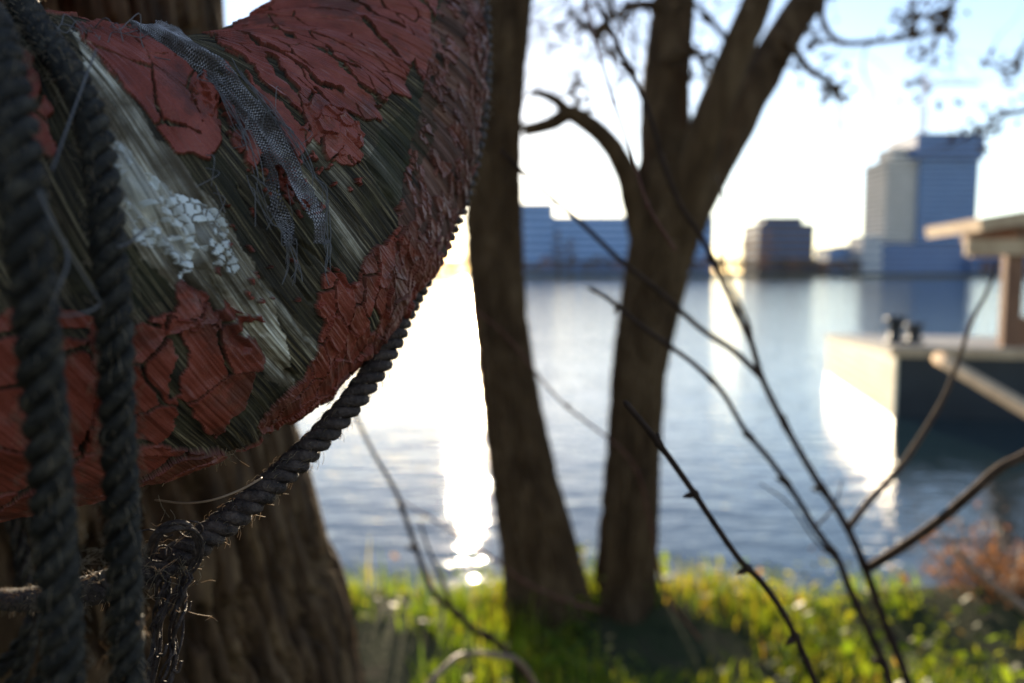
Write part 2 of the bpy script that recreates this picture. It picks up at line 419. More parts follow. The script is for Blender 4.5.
# small lumps rolled under the lower rim
Vb, Nb = buoy_surf(Tall, PP, H)
band_all = band*1.0
band_all[NU:] = (~redzone[NU:])*.6
mossm = P([(434, 30), (446, 40), (440, 90), (432, 140), (415, 190), (395, 215), (380, 190), (366, 165), (380, 130), (408, 110), (418, 80)])*(.35+.9*fbm(U*70, Vw*70, 85, 3))
mossm = np.maximum(mossm, P([(300, 200), (318, 190), (345, 250), (335, 262), (318, 240)])*.7)
mossm = np.maximum(mossm, P([(98, 200), (118, 222), (150, 262), (182, 296), (165, 300), (130, 312), (108, 318), (100, 260)])*.75)
mossm = np.maximum(mossm, P([(196, 165), (222, 152), (235, 190), (262, 250), (255, 262), (228, 218)])*(fbm(GPb*400, GA*20, 86, 3) > .47)*.7)
mossm = np.clip(mossm, 0, 1)*(1-paint)
bw = c2w(Vb.reshape(-1, 3)).reshape(Vb.shape)
bcen = c2w([Q[:3]])[0]
m, nt, b = new_mat('weathered_buoy_surface')
def attr(nt, n):
    a = nt.nodes.new('ShaderNodeAttribute'); a.attribute_name = n; return a
def mixc(nt, f, a, c, blend='MIX'):
    x = nt.nodes.new('ShaderNodeMix'); x.data_type = 'RGBA'; x.blend_type = blend
    for s, v in ((0, f), (6, a), (7, c)):
        if isinstance(v, (int, float)): x.inputs[s].default_value = v
        elif isinstance(v, tuple): x.inputs[s].default_value = v+(1,)
        else: nt.links.new(v, x.inputs[s])
    return x.outputs[2]
ch = attr(nt, 'chart')
def noi(nt, vec, sx, sy, sz=1, detail=5, rough=.6, sc_=1):
    mp = nd(nt, 'ShaderNodeMapping'); mp.inputs['Scale'].default_value = (sx, sy, sz); nt.links.new(vec, mp.inputs[0])
    n = nd(nt, 'ShaderNodeTexNoise', Scale=sc_, Detail=detail, Roughness=rough); nt.links.new(mp.outputs[0], n.inputs['Vector']); return n.outputs[0]
grain = noi(nt, ch.outputs['Vector'], 22, 1300, rough=.7)       # x along the grain, y across it
grain2 = noi(nt, ch.outputs['Vector'], 14, 190)
blot = noi(nt, ch.outputs['Vector'], 70, 70)
fine = noi(nt, ch.outputs['Vector'], 1500, 1500, detail=2)
wood = ramp(nt, grain, [(.4, (.010, .007, .004)), (.53, (.075, .053, .028)), (.72, (.46, .36, .21))])
wood = mixc(nt, ramp(nt, grain2, [(.4, (0, 0, 0)), (.62, (1, 1, 1))]), wood, mixc(nt, .75, wood, (.02, .017, .014)))
pale = ramp(nt, grain, [(.32, (.05, .038, .025)), (.46, (.31, .25, .17)), (.6, (.82, .74, .6))])
pale = mixc(nt, ramp(nt, blot, [(.42, (0, 0, 0)), (.62, (.9, .9, .9))]), pale, (.11, .078, .045))
pale = mixc(nt, ramp(nt, grain2, [(.45, (0, 0, 0)), (.6, (.8, .8, .8))]), pale, (.07, .052, .034))
moss = ramp(nt, blot, [(.3, (.018, .015, .008)), (.7, (.065, .052, .024))])
c = mixc(nt, ramp(nt, blot, [(.5, (0, 0, 0)), (.68, (.7, .7, .7))]), wood, moss)
c = mixc(nt, attr(nt, 'pale').outputs['Fac'], c, pale)
c = mixc(nt, attr(nt, 'worn').outputs['Fac'], c, ramp(nt, grain2, [(.36, (.03, .018, .013)), (.5, (.12, .055, .038)), (.66, (.24, .125, .09))]))
c = mixc(nt, attr(nt, 'moss').outputs['Fac'], c, ramp(nt, blot, [(.3, (.007, .008, .005)), (.6, (.03, .032, .014))]))
c = mixc(nt, attr(nt, 'chalk').outputs['Fac'], c, ramp(nt, blot, [(.3, (.6, .6, .57)), (.6, (.85, .86, .86))]))
red = ramp(nt, blot, [(.25, (.13, .026, .014)), (.45, (.22, .045, .026)), (.6, (.27, .062, .04)), (.78, (.36, .115, .085))])
stain = noi(nt, ch.outputs['Vector'], 28, 28, detail=8, rough=.7)
red = mixc(nt, ramp(nt, stain, [(.52, (0, 0, 0)), (.6, (.65, .65, .65))]), red, (.075, .03, .022))
red = mixc(nt, ramp(nt, stain, [(.3, (.5, .5, .5)), (.42, (0, 0, 0))]), red, (.36, .14, .105))
red = mixc(nt, ramp(nt, fine, [(.55, (0, 0, 0)), (.75, (.35, .35, .35))]), red, (.12, .03, .025))
scf = noi(nt, ch.outputs['Vector'], 60, 420, detail=6)
red = mixc(nt, ramp(nt, scf, [(.62, (0, 0, 0)), (.72, (.55, .55, .55))]), red, (.45, .27, .26))
wornc = ramp(nt, grain2, [(.35, (.06, .035, .028)), (.55, (.16, .075, .055)), (.7, (.3, .17, .13))])
red = mixc(nt, attr(nt, 'worn').outputs['Fac'], red, mixc(nt, .55, red, wornc))
c = mixc(nt, attr(nt, 'paint').outputs['Fac'], c, red)
nt.links.new(c, b.inputs['Base Color'])
ro = nd(nt, 'ShaderNodeMapRange'); nt.links.new(attr(nt, 'paint').outputs['Fac'], ro.inputs[0]); ro.inputs[3].default_value = .95; ro.inputs[4].default_value = .42
nt.links.new(ro.outputs[0], b.inputs['Roughness']); b.inputs['Specular IOR Level'].default_value = .3
bh = nd(nt, 'ShaderNodeMath', operation='MULTIPLY_ADD'); nt.links.new(grain, bh.inputs[0]); bh.inputs[1].default_value = .6; nt.links.new(fine, bh.inputs[2])
bp = nd(nt, 'ShaderNodeBump', Strength=.35, Distance=.0006); nt.links.new(bh.outputs[0], bp.inputs['Height']); nt.links.new(bp.outputs[0], b.inputs['Normal'])
M['buoy'] = m
buoy = empty('lifebuoy', bcen, 'weathered lifebuoy with flaking dark red paint over bare grey wood, hung on the tree', 'lifebuoy')
chart = np.stack([GA, GPb, U], -1)
gridmesh('ring', bw, True, True, M['buoy'], buoy, dict(chart=chart, paint=paint, pale=np.clip(band_all+pale2*.55*ss(.4, .6, gr2), 0, 1), chalk=np.maximum(bandpts*(.45+.55*cid0), inside(flk, WU, WV)*np.clip(fbm(U*60, Vw*60, 58, 3)*1.6-.5, 0, .6)), worn=worn, moss=mossm*.6), smooth=False)

# surface point of the buoy under a photo pixel, pushed out by off (world metres)
def on_buoy(px, py, off=.001):
    k = pick(px, py)
    s, n = buoy_surf(np.array([ft[k]]), np.array([[fp[k]]]), off)
    return c2w(s[0])[0]
def depth_at(px, py): return fd[pick(px, py)]

# gauze strip stuck to the ring
cl = np.array([on_buoy(*p, off=o) for p, o in [((140, 34), .003), ((160, 44), .0035), ((185, 62), .004), ((212, 82), .005), ((236, 108), .005), ((254, 138), .005), ((268, 168), .005), ((278, 198), .006), ((288, 222), .007), ((291, 246), .007)]])
nl, nw = 760, 84
C = spline(cl, nl)
Tn = np.gradient(C, axis=0); Tn /= np.linalg.norm(Tn, axis=1)[:, None]
camv = np.array([0, 0, EYE])-C; camv /= np.linalg.norm(camv, axis=1)[:, None]
Nr = camv*.55+(C-c2w([buoy_axis(np.array([305*D2]))[0][0]])[0])*8; Nr -= Tn*(Nr*Tn).sum(1)[:, None]; Nr /= np.linalg.norm(Nr, axis=1)[:, None]
Sd = np.cross(Tn, Nr)
s_ = np.linspace(0, 1, nl)[:, None]; t_ = np.linspace(-1, 1, nw)[None]
L_ = np.r_[0, np.cumsum(np.linalg.norm(np.diff(C, axis=0), axis=1))][:, None]
wid = (.0052+.0012*np.sin(s_*7+1)+.0018*ss(.4, .75, s_))*(1-.35*ss(.85, 1, s_))
y = t_*wid; th = 2*np.pi/.00098
fold = .0016*np.sin(t_*4+s_*9)+.0012*(fbm(s_*12+t_*0, t_*2+s_*3, 5, 3)-.5)-.0022*t_**2+.002*np.exp(-((t_-.35-.3*np.sin(s_*6))/.16)**2)
wv = .00022*(np.sin(L_*th)*np.sin(y*th))
G = C[:, None, :]+Sd[:, None, :]*(y+.0016*ss(.72, .95, s_)*np.sign(t_-.1)+(fbm(s_*30+0*t_, t_*3, 6, 2)-.5)*.0012)[..., None]+Nr[:, None, :]*(fold+wv)[..., None]
hole = (np.abs(np.sin(L_*th/2)) > .8) & (np.abs(np.sin(y*th/2)) > .72)
rag = (np.abs(t_)+.35*fbm(L_*300, t_*1.0+0*L_, 9, 3) > 1.08) & True
rip = (fbm(L_*160, y*500, 12, 3)+.35*ss(.8, 1, s_)*np.abs(np.sin(t_*9)) > .83) | ((np.abs(t_-.1) < .14) & (s_ > .74))
keep = ~(hole | rag | rip)[:-1, :-1]
M['gauze'] = mat('grey_gauze', [(.1, .09, .095), (.22, .2, .2), (.36, .34, .35)], 240, .9, .2, 1500, bdist=.0003)
m, nt, b = new_mat('grey_gauze_weave')
cc = ramp(nt, attr(nt, 'weave').outputs['Fac'], [(.25, (.025, .022, .024)), (.5, (.13, .115, .12)), (.85, (.6, .55, .56))])
nn = nd(nt, 'ShaderNodeTexNoise', Scale=120, Detail=4); tcc = nd(nt, 'ShaderNodeTexCoord'); nt.links.new(tcc.outputs['Object'], nn.inputs['Vector'])
cc = mixc(nt, ramp(nt, nn.outputs[0], [(.42, (0, 0, 0)), (.58, (.85, .85, .85))]), cc, (.06, .042, .036))
nt.links.new(cc, b.inputs['Base Color']); b.inputs['Roughness'].default_value = .9; M['gauze'] = m
weave = .5+.5*np.sin(L_*th)*np.sin(y*th)
gz = gridmesh('canvas_strip', G, mat=M['gauze'], parent=buoy, keep=keep, attrs=dict(weave=weave))
tag(gz, 'frayed strip of grey woven gauze stuck across the red paint')
def threads(name, paths, rad, mat_, parent=None, seg=5, n=40):
    mb = MB()
    for p in paths: mb.tube(spline(p, n), rad*rnd.uniform(.7, 1.2), seg)
    return mb.build(name, mat_, parent)
def wob(p, a): return p+np.array([rnd.gauss(0, a), rnd.gauss(0, a), rnd.gauss(0, a)])
th_paths = []
for k in range(34):       # threads running along and out of the strip's lower end
    i0 = rnd.randint(250, 700); n = rnd.randint(2, 4); side = rnd.choice([-1, 1])*rnd.uniform(.75, 1.3)
    i0 = min(i0, nl-1)
    st = C[i0]+Sd[i0]*wid[i0]*side+Nr[i0]*.002; pth = [st]
    for q in range(n):
        j = min(i0+60*(q+1), nl-1)
        pth.append(wob(C[j]+Sd[j]*wid[j]*side*rnd.uniform(.9, 1.1)+Nr[j]*.0025, .0006))
    if i0 > 480:
        for q in range(2): pth.append(wob(pth[-1]+np.array([rnd.gauss(0, .0012), 0, -rnd.uniform(.003, .008)]), .0006))
    th_paths.append(pth)
threads('loose_thread', th_paths, .00013, M['thread'], buoy)
tp = []
for k in range(15):        # tangle of pale threads over the upper edge
    x = rnd.uniform(25, 150); pth = []
    for q in range(rnd.randint(4, 6)):
        x += rnd.uniform(4, 16); pth.append(wob(on_buoy(x, 34+.06*x+rnd.gauss(0, 5), rnd.uniform(.001, .004)), .0010))
    tp.append(pth)
tp.append(ats([(88, 36, .24), (105, 18, .235), (118, 30, .23), (128, 22, .235), (140, 14, .24), (141, 40, .24), (150, 55, .24), (170, 60, .235)]))
for k in range(14):
    x, y_ = rnd.uniform(200, 300), rnd.uniform(60, 200); tp.append([on_buoy(x, y_, .003), wob(on_buoy(x+rnd.gauss(0, 8), y_+12, .007), .001), wob(on_buoy(x+rnd.gauss(0, 12), y_+rnd.uniform(20, 40), .003), .001)])
threads('tangled_thread', tp, .00014, M['thread'], buoy)
# hairs and splinters on the lower rim (they catch the sun)
hp = []
rim = [(232, 452), (226, 466), (205, 478), (170, 486), (230, 470), (265, 432), (300, 410), (335, 384), (228, 458), (224, 470), (190, 480), (222, 462)]
for k in range(70):
    x, y_ = rnd.choice(rim); x += rnd.gauss(0, 6); y_ += rnd.gauss(0, 5); p = on_buoy(x, y_, .0005)
    q = p+np.array([rnd.gauss(0, .003), 0, -abs(rnd.gauss(0, .003))]); hp.append([p, (p+q)/2+rnd.gauss(0, .001), q])
threads('splinter', hp, .00013, M['fibre'], buoy, n=8)

# ================================================================== ROPES
def rope_mesh(mb, P, rad, lay_len=None, strands=3, seg=10, step=.0012, hair=None, nh=0):
    P = np.asarray(P, float)
    L = np.r_[0, np.cumsum(np.linalg.norm(np.diff(spline(P, 300), axis=0), axis=1))][-1]
    n = int(L/step); C = spline(P, n)
    T = np.gradient(C, axis=0); T /= np.linalg.norm(T, axis=1)[:, None]
    N = np.zeros_like(C); a = np.cross(T[0], [.3, .9, .1]); N[0] = a/np.linalg.norm(a)
    for i in range(1, n):
        q = N[i-1]-T[i]*np.dot(N[i-1], T[i]); N[i] = q/np.linalg.norm(q)
    B = np.cross(T, N)
    lay_len = lay_len or rad*6.6
    s = np.linspace(0, L, n)
    for k in range(strands):
        ph = s/lay_len*2*np.pi+k*2*np.pi/strands
        o = rad*.6
        S = C+(np.cos(ph)*o)[:, None]*N+(np.sin(ph)*o)[:, None]*B
        # yarns: ridges along each strand, twisted the other way
        A = np.linspace(0, 2*np.pi, seg, endpoint=False)
        r = rad*(.44 if lay_len > rad*5 else .415)*(1+.06*np.cos(4*(A[None]+s[:, None]/lay_len*5)))*(1+.05*np.sin(s[:, None]*310+k))
        mb.tube(S, r, seg)
    if hair is not None:
        for _ in range(nh):
            i = rnd.randrange(4, n-4); a = rnd.uniform(0, 6.28)
            d = math.cos(a)*N[i]+math.sin(a)*B[i]; p = C[i]+d*rad*.9
            l = rnd.uniform(.0012, .0045); q = p+d*l*.6+T[i]*l*rnd.choice([-1, 1])*rnd.uniform(.3, 1)
            hair.tube([p, (p+q)/2+d*l*.15, q+np.array([0, 0, -l*.2])], .00009, 3, cap=False)
def rope_thing(name, P, rad, matn, label, cat='rope', group=None, nh=500, **kw):
    e = empty(name, P[-1], label, cat, group)
    mb = MB(); hb = MB(); rope_mesh(mb, P, rad, hair=hb, nh=nh, **kw)
    mb.build('strands', M[matn], e)
    if nh: tag(hb.build('fuzz', M['fibre'], e), kind='stuff')
    return e
def front(px, py, clr):          # a point just in front of the ring under that pixel
    return at(px, py, depth_at(px, py)-clr)
# two ropes hanging down over the ring from the trunk
d1 = [(-150, -120, .62), (-70, -75, .34), (-28, -6, .215), (-5, 35, .178), (12, 110, .164), (24, 200, .158), (34, 300, .158), (44, 400, .163), (52, 500, .17), (60, 600, .175), (64, 700, .18), (66, 900, .19), (67, 1300, .2)]
rope_thing('rope', ats(d1), .0044, 'ropedark', 'thick dark rope hanging down over the ring, leftmost and nearest the lens', group='ropes hanging over the lifebuoy', nh=1700)
d2 = [(-60, -160, .62), (-18, -85, .36), (12, -18, .245), (34, 22, .222), (66, 68, .205), (90, 118, .196), (103, 180, .19), (110, 260, .186), (115, 340, .185), (118, 430, .187), (122, 520, .19), (125, 600, .193), (127, 700, .197), (128, 900, .2), (129, 1200, .21)]
rope_thing('rope', ats(d2), .0041, 'ropedark', 'second dark rope hanging over the ring, curving down just right of the nearest rope', group='ropes hanging over the lifebuoy', nh=1700)
# grab line: follows the back of the ring's outer edge, leaves it and swings in to the trunk
def rimpt(i, py_off=0):
    return None
gl = [(455, -160, .50), (474, -70, .485), (481, 0, .47), (483, 60, .455), (479, 120, .43), (466, 180, .41), (446, 235, .385), (424, 275, .36), (404, 312, .34), (386, 352, .326), (351, 403, .312), (305, 453, .298), (256, 497, .282), (206, 537, .268), (160, 566, .258), (110, 584, .262), (60, 596, .30), (10, 600, .38), (-40, 596, .48)]
gp = ats(gl)
gp[2:8] = gp[2:8]
mb = MB(); hb = MB(); rope_mesh(mb, gp, .0053, hair=hb, nh=1500, lay_len=.0215)
gline = mb.build('grab_line', M['ropebrown'], buoy); tag(gline, 'brown twisted grab line leaving the ring and swinging down to the trunk')
tag(hb.build('fuzz', M['fibre'], gline), kind='stuff')
# frayed twine tied round the grab line
tw = []
k0 = np.array(at(190, 545, .262))
loop = [(150, 556, .25), (158, 535, .245), (172, 526, .244), (190, 526, .246), (200, 540, .25), (198, 560, .254), (185, 580, .256), (170, 600, .256), (160, 620, .256), (158, 650, .256), (150, 690, .256)]
e = empty('twine', k0, 'frayed brown twine knotted around the grab line, its ends hanging in a tangle', 'twine')
mb = MB()
for k in range(7):
    off = np.array([rnd.gauss(0, .0011), rnd.gauss(0, .0006), rnd.gauss(0, .0011)]); mb.tube(spline([wob(p, .0004)+off for p in ats(loop)], 90), rnd.uniform(.0004, .0008), 6)
for k in range(17):
    x = rnd.uniform(160, 188); y_ = rnd.uniform(566, 580); pth = [at(x, y_, .25)]; ph0 = rnd.uniform(0, 6); fr = rnd.uniform(.6, 1.1); am = rnd.uniform(2, 7); nn_ = rnd.randint(5, 13)
    for q in range(nn_):
        y_ += rnd.uniform(6, 12); pth.append(at(x-1.6*q+am*math.sin(ph0+q*fr), y_, .25+.004*math.cos(ph0+q*fr)))
    if rnd.random() < .5: pth += [at(x-1.6*nn_+9, y_+1, .25), at(x-1.6*nn_+12, y_-9, .25)]
    mb.tube(spline(pth, 70), rnd.uniform(.0002, .0006), 5)
for k in range(6):      # little curls above the knot
    a0 = rnd.uniform(0, 6); cx, cy = rnd.uniform(145, 200), rnd.uniform(525, 560); rr = rnd.uniform(6, 16)
    mb.tube(spline([at(cx+rr*math.cos(a0+t*.9), cy+rr*.7*math.sin(a0+t*.9), .243+t*.002) for t in range(6)], 30), .0003, 5)
mb.build('cord', M['ropebrown'], e)
hb = MB()
for k in range(45):
    p = at(rnd.gauss(172, 18), rnd.gauss(575, 28), .247+rnd.gauss(0, .004)); q = wob(p, .0035)
    hb.tube(spline([p, wob((p+q)/2, .001), q], 8), .00009, 3)
for k in range(40):
    p = at(rnd.gauss(88, 14), rnd.gauss(562, 5), .22+rnd.gauss(0, .003)); q = p+np.array([rnd.gauss(.003, .005), 0, rnd.gauss(0, .003)])
    hb.tube(spline([p, wob((p+q)/2, .001), q], 8), .0001, 3)
tag(hb.build('loose_fibre', M['fibre'], e), kind='stuff')
st = MB(); st.tube(spline(ats([(155, 500, .27), (185, 503, .265), (212, 500, .262), (240, 490, .266), (262, 478, .276)]), 50), .0004, 6)
tag(st.build('dry_stalk', M['twigtan']), 'thin dry stalk stretched under the ring just above the grab line', 'stalk')
cob = MB()
for L in ([(38, 190, .155), (62, 240, .158), (96, 296, .17), (99, 305, .172), (80, 314, .165), (52, 312, .158), (60, 285, .156), (68, 262, .158), (64, 240, .16)], [(118, 247, .182), (130, 242, .186), (146, 228, .195)], [(96, 50, .2), (70, 120, .185), (52, 170, .165)]):
    cob.tube(spline(ats(L), 60), .00028, 5)
tag(cob.build('string', M['thread']), 'loop of thin pale string strung between the two hanging ropes', 'string')

# ================================================================== NEAR TREE
def trunk_grid(axis, radf, nu, nv, furrow, fs, seed, stretch=.25, sharp=3.2):
    C = spline(axis, nu); T = np.gradient(C, axis=0); T /= np.linalg.norm(T, axis=1)[:, None]
    N = np.cross(T, [0, 1, 0]); N /= np.linalg.norm(N, axis=1)[:, None]; B = np.cross(T, N)
    s = np.r_[0, np.cumsum(np.linalg.norm(np.diff(C, axis=0), axis=1))]
    A = np.linspace(0, 2*np.pi, nv, endpoint=False)
    SS, AA = np.meshgrid(s, A, indexing='ij'); r = radf(np.linspace(0, 1, nu))[:, None]
    x = np.cos(AA); y = np.sin(AA)
    # seamless furrows: two blends
    def fr(a): return fbm(a*fs+fbm(SS*3, a*2, seed+7, 2)*2, SS*fs*stretch, seed, 4, .55)
    w = ss(0, .12, AA/(2*np.pi)); f = fr(AA)*w+fr(AA+2*np.pi)*(1-w)
    f = np.clip(1-np.abs(2*f-1)*sharp, 0, 1)
    r = r*(1+.06*np.sin(AA*3+SS*1.3+seed)+.04*np.sin(AA*5-SS*2.1))-furrow*np.clip(f, 0, 1)**1.5
    return C[:, None, :]+(r*x)[..., None]*N[:, None, :]+(r*y)[..., None]*B[:, None, :]
near = empty('tree', (-.47, .85, .75), 'furrowed brown tree trunk behind the lifebuoy, nearest the camera', 'tree')
npts = [(-420, 760, 1900, 1.05), (-260, 520, 1300, 1.0), (-190, 420, 950, .95), (-150, 372, 700, .92), (-150, 340, 600, .9), (-150, 312, 500, .88), (-150, 290, 420, .87), (-155, 258, 300, .86), (-160, 240, 150, .86), (-165, 214, 0, .86), (-175, 200, -200, .88), (-200, 190, -700, .95), (-230, 190, -1400, 1.1)]
NP = np.array([at((a+b_)/2, y_, d) for a, b_, y_, d in npts]); NR = np.array([(b_-a)/2/F*d*.97 for a, b_, y_, d in npts])
Ln = np.r_[0, np.cumsum(np.linalg.norm(np.diff(NP, axis=0), axis=1)**.7)]; Ln /= Ln[-1]
G = trunk_grid(NP, lambda t: np.interp(t, Ln, NR), 1300, 760, .034, 17, 5, .75, 3.4)
gridmesh('trunk', G, False, True, M['nearbark'], near)
ml = MB(); ctr = [((-1.55, .15, 2.3), 1.0), ((-1.5, -.9, 2.1), 1.0), ((-1.3, .3, 3.4), .9), ((-1.9, -.4, 1.3), .9), ((-.9, -1.6, 1.7), .8)]  # unseen leaf masses left of and behind the camera, added to shade the ring
k = 0
while k < 9000:
    c0, rr = ctr[rnd.randrange(5)]; d = np.array([rnd.gauss(0, 1) for _ in range(3)]); d /= np.linalg.norm(d); p = np.array(c0)+d*rr*rnd.random()**.4
    if p[1] > -.2 and p[0] > -.85*max(p[1], 0)-.5: continue
    if p[2] < .8 or np.linalg.norm(p-np.array([0, 0, EYE])) < .45: continue
    u_ = np.array([rnd.gauss(0, 1) for _ in range(3)]); u_ /= np.linalg.norm(u_); v_ = np.cross(u_, [rnd.gauss(0, 1) for _ in range(3)]); v_ /= np.linalg.norm(v_); s = rnd.uniform(.03, .06)
    ml.add([p-u_*s, p-u_*s*.2+v_*s*.8, p+u_*s, p-u_*s*.2-v_*s*.8], [(0, 1, 2, 3)]); k += 1
M['shade_leaf'] = mat('added_shade_leaf', [(.012, .022, .009), (.03, .045, .016)], 6, .5, 0)
ml.build('crown', M['shade_leaf'], near, smooth=False)  # this crown is the added out-of-frame light blocker
mb = MB()
for c0, rr in ctr: mb.tube(spline([(-.6, .9, 3.0), (np.array(c0)+np.array([-.6, .9, 3.0]))/2+np.array([-.2, 0, .3]), c0], 20), np.linspace(.06, .015, 20), 8)  # limbs reaching out to the added shading leaf masses
mb.build('limb', M['nearbark'], near)
# loose coil hung on the trunk, far lower left
wp = []
for k in range(0, 100):
    a = k/100*2*math.pi*4; c0 = at(-70+8*math.sin(a*.31), 585+10*math.sin(a*.23), .47+.012*math.sin(a*.5))
    wp.append(c0+np.array([(.062+.006*math.sin(a*.4))*math.cos(a), .02*math.sin(a*.37)-.01, (.085+.012*math.sin(a*.27))*math.sin(a)]))
rope_thing('rope', np.array(wp), .005, 'ropedark', 'loose coil of dark rope hung beside the near trunk at the lower left edge', nh=0, step=.003, seg=8)

# ================================================================== GROUND, WATER
def bank_h(x, y):
    edge = 3.12+.08*math.sin(x*1.3+.7)+.04*math.sin(x*3.1)
    
    t = (y-edge)/.9
    t = min(max(t, 0), 1); t = t*t*(3-2*t)
    return .75+.04*math.sin(x*2.3)*math.sin(y*1.9)+.03*math.sin(x*5.1+y*3.7)-1.6*t
xs = np.r_[np.linspace(-400, -8, 12), np.linspace(-7.5, 8, 160), np.linspace(9, 400, 12)]
ys = np.r_[np.linspace(-400, -2, 8), np.linspace(-1.5, 7, 130), np.array([9, 20, 400, 3000])]
V = np.array([[(x, y, bank_h(x, y) if y < 7 else -.85) for y in ys] for x in xs])
o = gridmesh('ground', V, mat=M['ground']); tag(o, kind='structure')
m, nt, b = new_mat('river_water')
b.inputs['Base Color'].default_value = (.012, .03, .035, 1); b.inputs['Roughness'].default_value = .05
b.inputs['IOR'].default_value = 1.5; b.inputs['Specular IOR Level'].default_value = .5
tc = nd(nt, 'ShaderNodeTexCoord')
def wn(sx, sy, det, rz=0):
    mp = nd(nt, 'ShaderNodeMapping'); mp.inputs['Scale'].default_value = (sx, sy, 1); mp.inputs['Rotation'].default_value = (0, 0, rz)
    nt.links.new(tc.outputs['Object'], mp.inputs[0]); n = nd(nt, 'ShaderNodeTexNoise', Scale=1, Detail=det, Roughness=.55); nt.links.new(mp.outputs[0], n.inputs['Vector']); return n.outputs[0]
a1, a2, a3 = wn(1.7, 3.6, 3, .12), wn(6, 11, 3, -.2), wn(.12, .35, 2, .05)
s1 = nd(nt, 'ShaderNodeMath', operation='MULTIPLY_ADD'); nt.links.new(a2, s1.inputs[0]); s1.inputs[1].default_value = .22; nt.links.new(a1, s1.inputs[2])
s2 = nd(nt, 'ShaderNodeMath', operation='MULTIPLY_ADD'); nt.links.new(a3, s2.inputs[0]); s2.inputs[1].default_value = 1.5; nt.links.new(s1.outputs[0], s2.inputs[2])
bp = nd(nt, 'ShaderNodeBump', Strength=1.0, Distance=.024); nt.links.new(s2.outputs[0], bp.inputs['Height']); nt.links.new(bp.outputs[0], b.inputs['Normal'])
mb = MB(); mb.add([(-1500, 2.5, 0), (1500, 2.5, 0), (1500, 331, 0), (-1500, 331, 0)], [(0, 1, 2, 3)])
o = mb.build('water', m, smooth=False); tag(o, kind='structure')
mb = MB(); mb.box((0, 1630, .25), (4000, 2600, 2.1)); o = mb.build('far_shore', M['far_land'], smooth=False); tag(o, kind='structure')

# ================================================================== MIDDLE TREES
def limb(mb, P, r0, r1, seg=14, n=60, rough=.05, seed=1):
    C = spline(P, n); t = np.linspace(0, 1, n); r = r0*(1-t)+r1*t
    A = np.linspace(0, 2*np.pi, seg, endpoint=False)
    R_ = r[:, None]*(1+rough*(fbm(A[None]*3+seed*5+0*r[:, None], t[:, None]*n*.25+0*A[None], seed, 3)-.5)*2)
    mb.tube(C, R_, seg)
def twigs(mb, start, direc, length, r, depth, spread=.5, droop=.1):
    n = 5; P = [np.array(start)]; d = np.array(direc, float); d /= np.linalg.norm(d)
    for k in range(n):
        d = d+np.array([rnd.gauss(0, .18), rnd.gauss(0, .18), rnd.gauss(0, .14)-droop*.15]); d /= np.linalg.norm(d)
        P.append(P[-1]+d*length/n)
    mb.tube(spline(P, 12), np.linspace(r, r*.45, 12), 5)
    if depth > 0:
        for k in range(rnd.randint(3, 5)):
            j = rnd.randint(1, n); nd_ = d+np.array([rnd.gauss(0, spread), rnd.gauss(0, spread), rnd.gauss(0, spread)])
            twigs(mb, P[j], nd_, length*rnd.uniform(.4, .7), r*.5, depth-1, spread, droop)
    return P
def buds(mb, p, s, n):
    for _ in range(n):
        c = p+np.array([rnd.gauss(0, s), rnd.gauss(0, s), rnd.gauss(0, s)])
        a = rnd.uniform(.012, .03); d = np.array([rnd.gauss(0, 1), rnd.gauss(0, 1), rnd.gauss(0, 1)]); d /= np.linalg.norm(d)
        mb.tube([c, c+d*a, c+d*a*2], [a*.15, a*.5, a*.1], 5)
def wtrunk(pts):           # (left px, right px, y px) at depth -> axis & radius
    P = []; r = []
    for xl, xr, y, d in pts:
        P.append(at((xl+xr)/2, y, d)); r.append((xr-xl)/2/F*d)
    return np.array(P), np.array(r)
def big_trunk(pts, parent, seed, nu=420, nv=200):
    P, r = wtrunk(pts)
    k = np.linspace(0, 1, len(r))
    L = np.r_[0, np.cumsum(np.linalg.norm(np.diff(P, axis=0), axis=1)**.7)]; L /= L[-1]
    G = trunk_grid(P, lambda t: np.interp(t, L, r), nu, nv, .022, 9, seed, .9, 2.6)
    return gridmesh('trunk', G, False, True, M['bark'], parent)
tL = empty('tree', at(545, 640, 3.1), 'slender dark bare trunk left of the forked tree, standing in the grass', 'tree')
big_trunk([(478, 640, 780, 3.05), (495, 606, 660, 3.08), (500, 590, 610, 3.1), (499, 577, 560, 3.12), (489, 556, 480, 3.15), (480, 540, 400, 3.2), (473, 529, 320, 3.25), (467, 524, 230, 3.3), (466, 523, 150, 3.32), (474, 527, 80, 3.35), (484, 534, 0, 3.4), (494, 544, -120, 3.5), (500, 545, -300, 3.7)], tL, 4)
mb = MB(); top = at(520, -280, 3.7)
for k in range(7):
    a = k*.9; twigs(mb, top+np.array([0, 0, rnd.uniform(-.4, .4)]), (math.cos(a)*.7, math.sin(a)*.7, 1), rnd.uniform(1.2, 2), .03, 3)
mb.build('crown', M['bark'], tL)
tR = empty('tree', at(625, 610, 3.15), 'dark bare tree forking into spreading limbs at the water edge', 'tree')
big_trunk([(575, 690, 760, 3.05), (592, 662, 640, 3.1), (594, 656, 585, 3.15), (600, 657, 520, 3.15), (607, 660, 440, 3.2), (612, 668, 360, 3.22), (621, 684, 290, 3.25), (630, 702, 225, 3.25), (634, 712, 185, 3.27), (645, 715, 150, 3.3)], tR, 9)
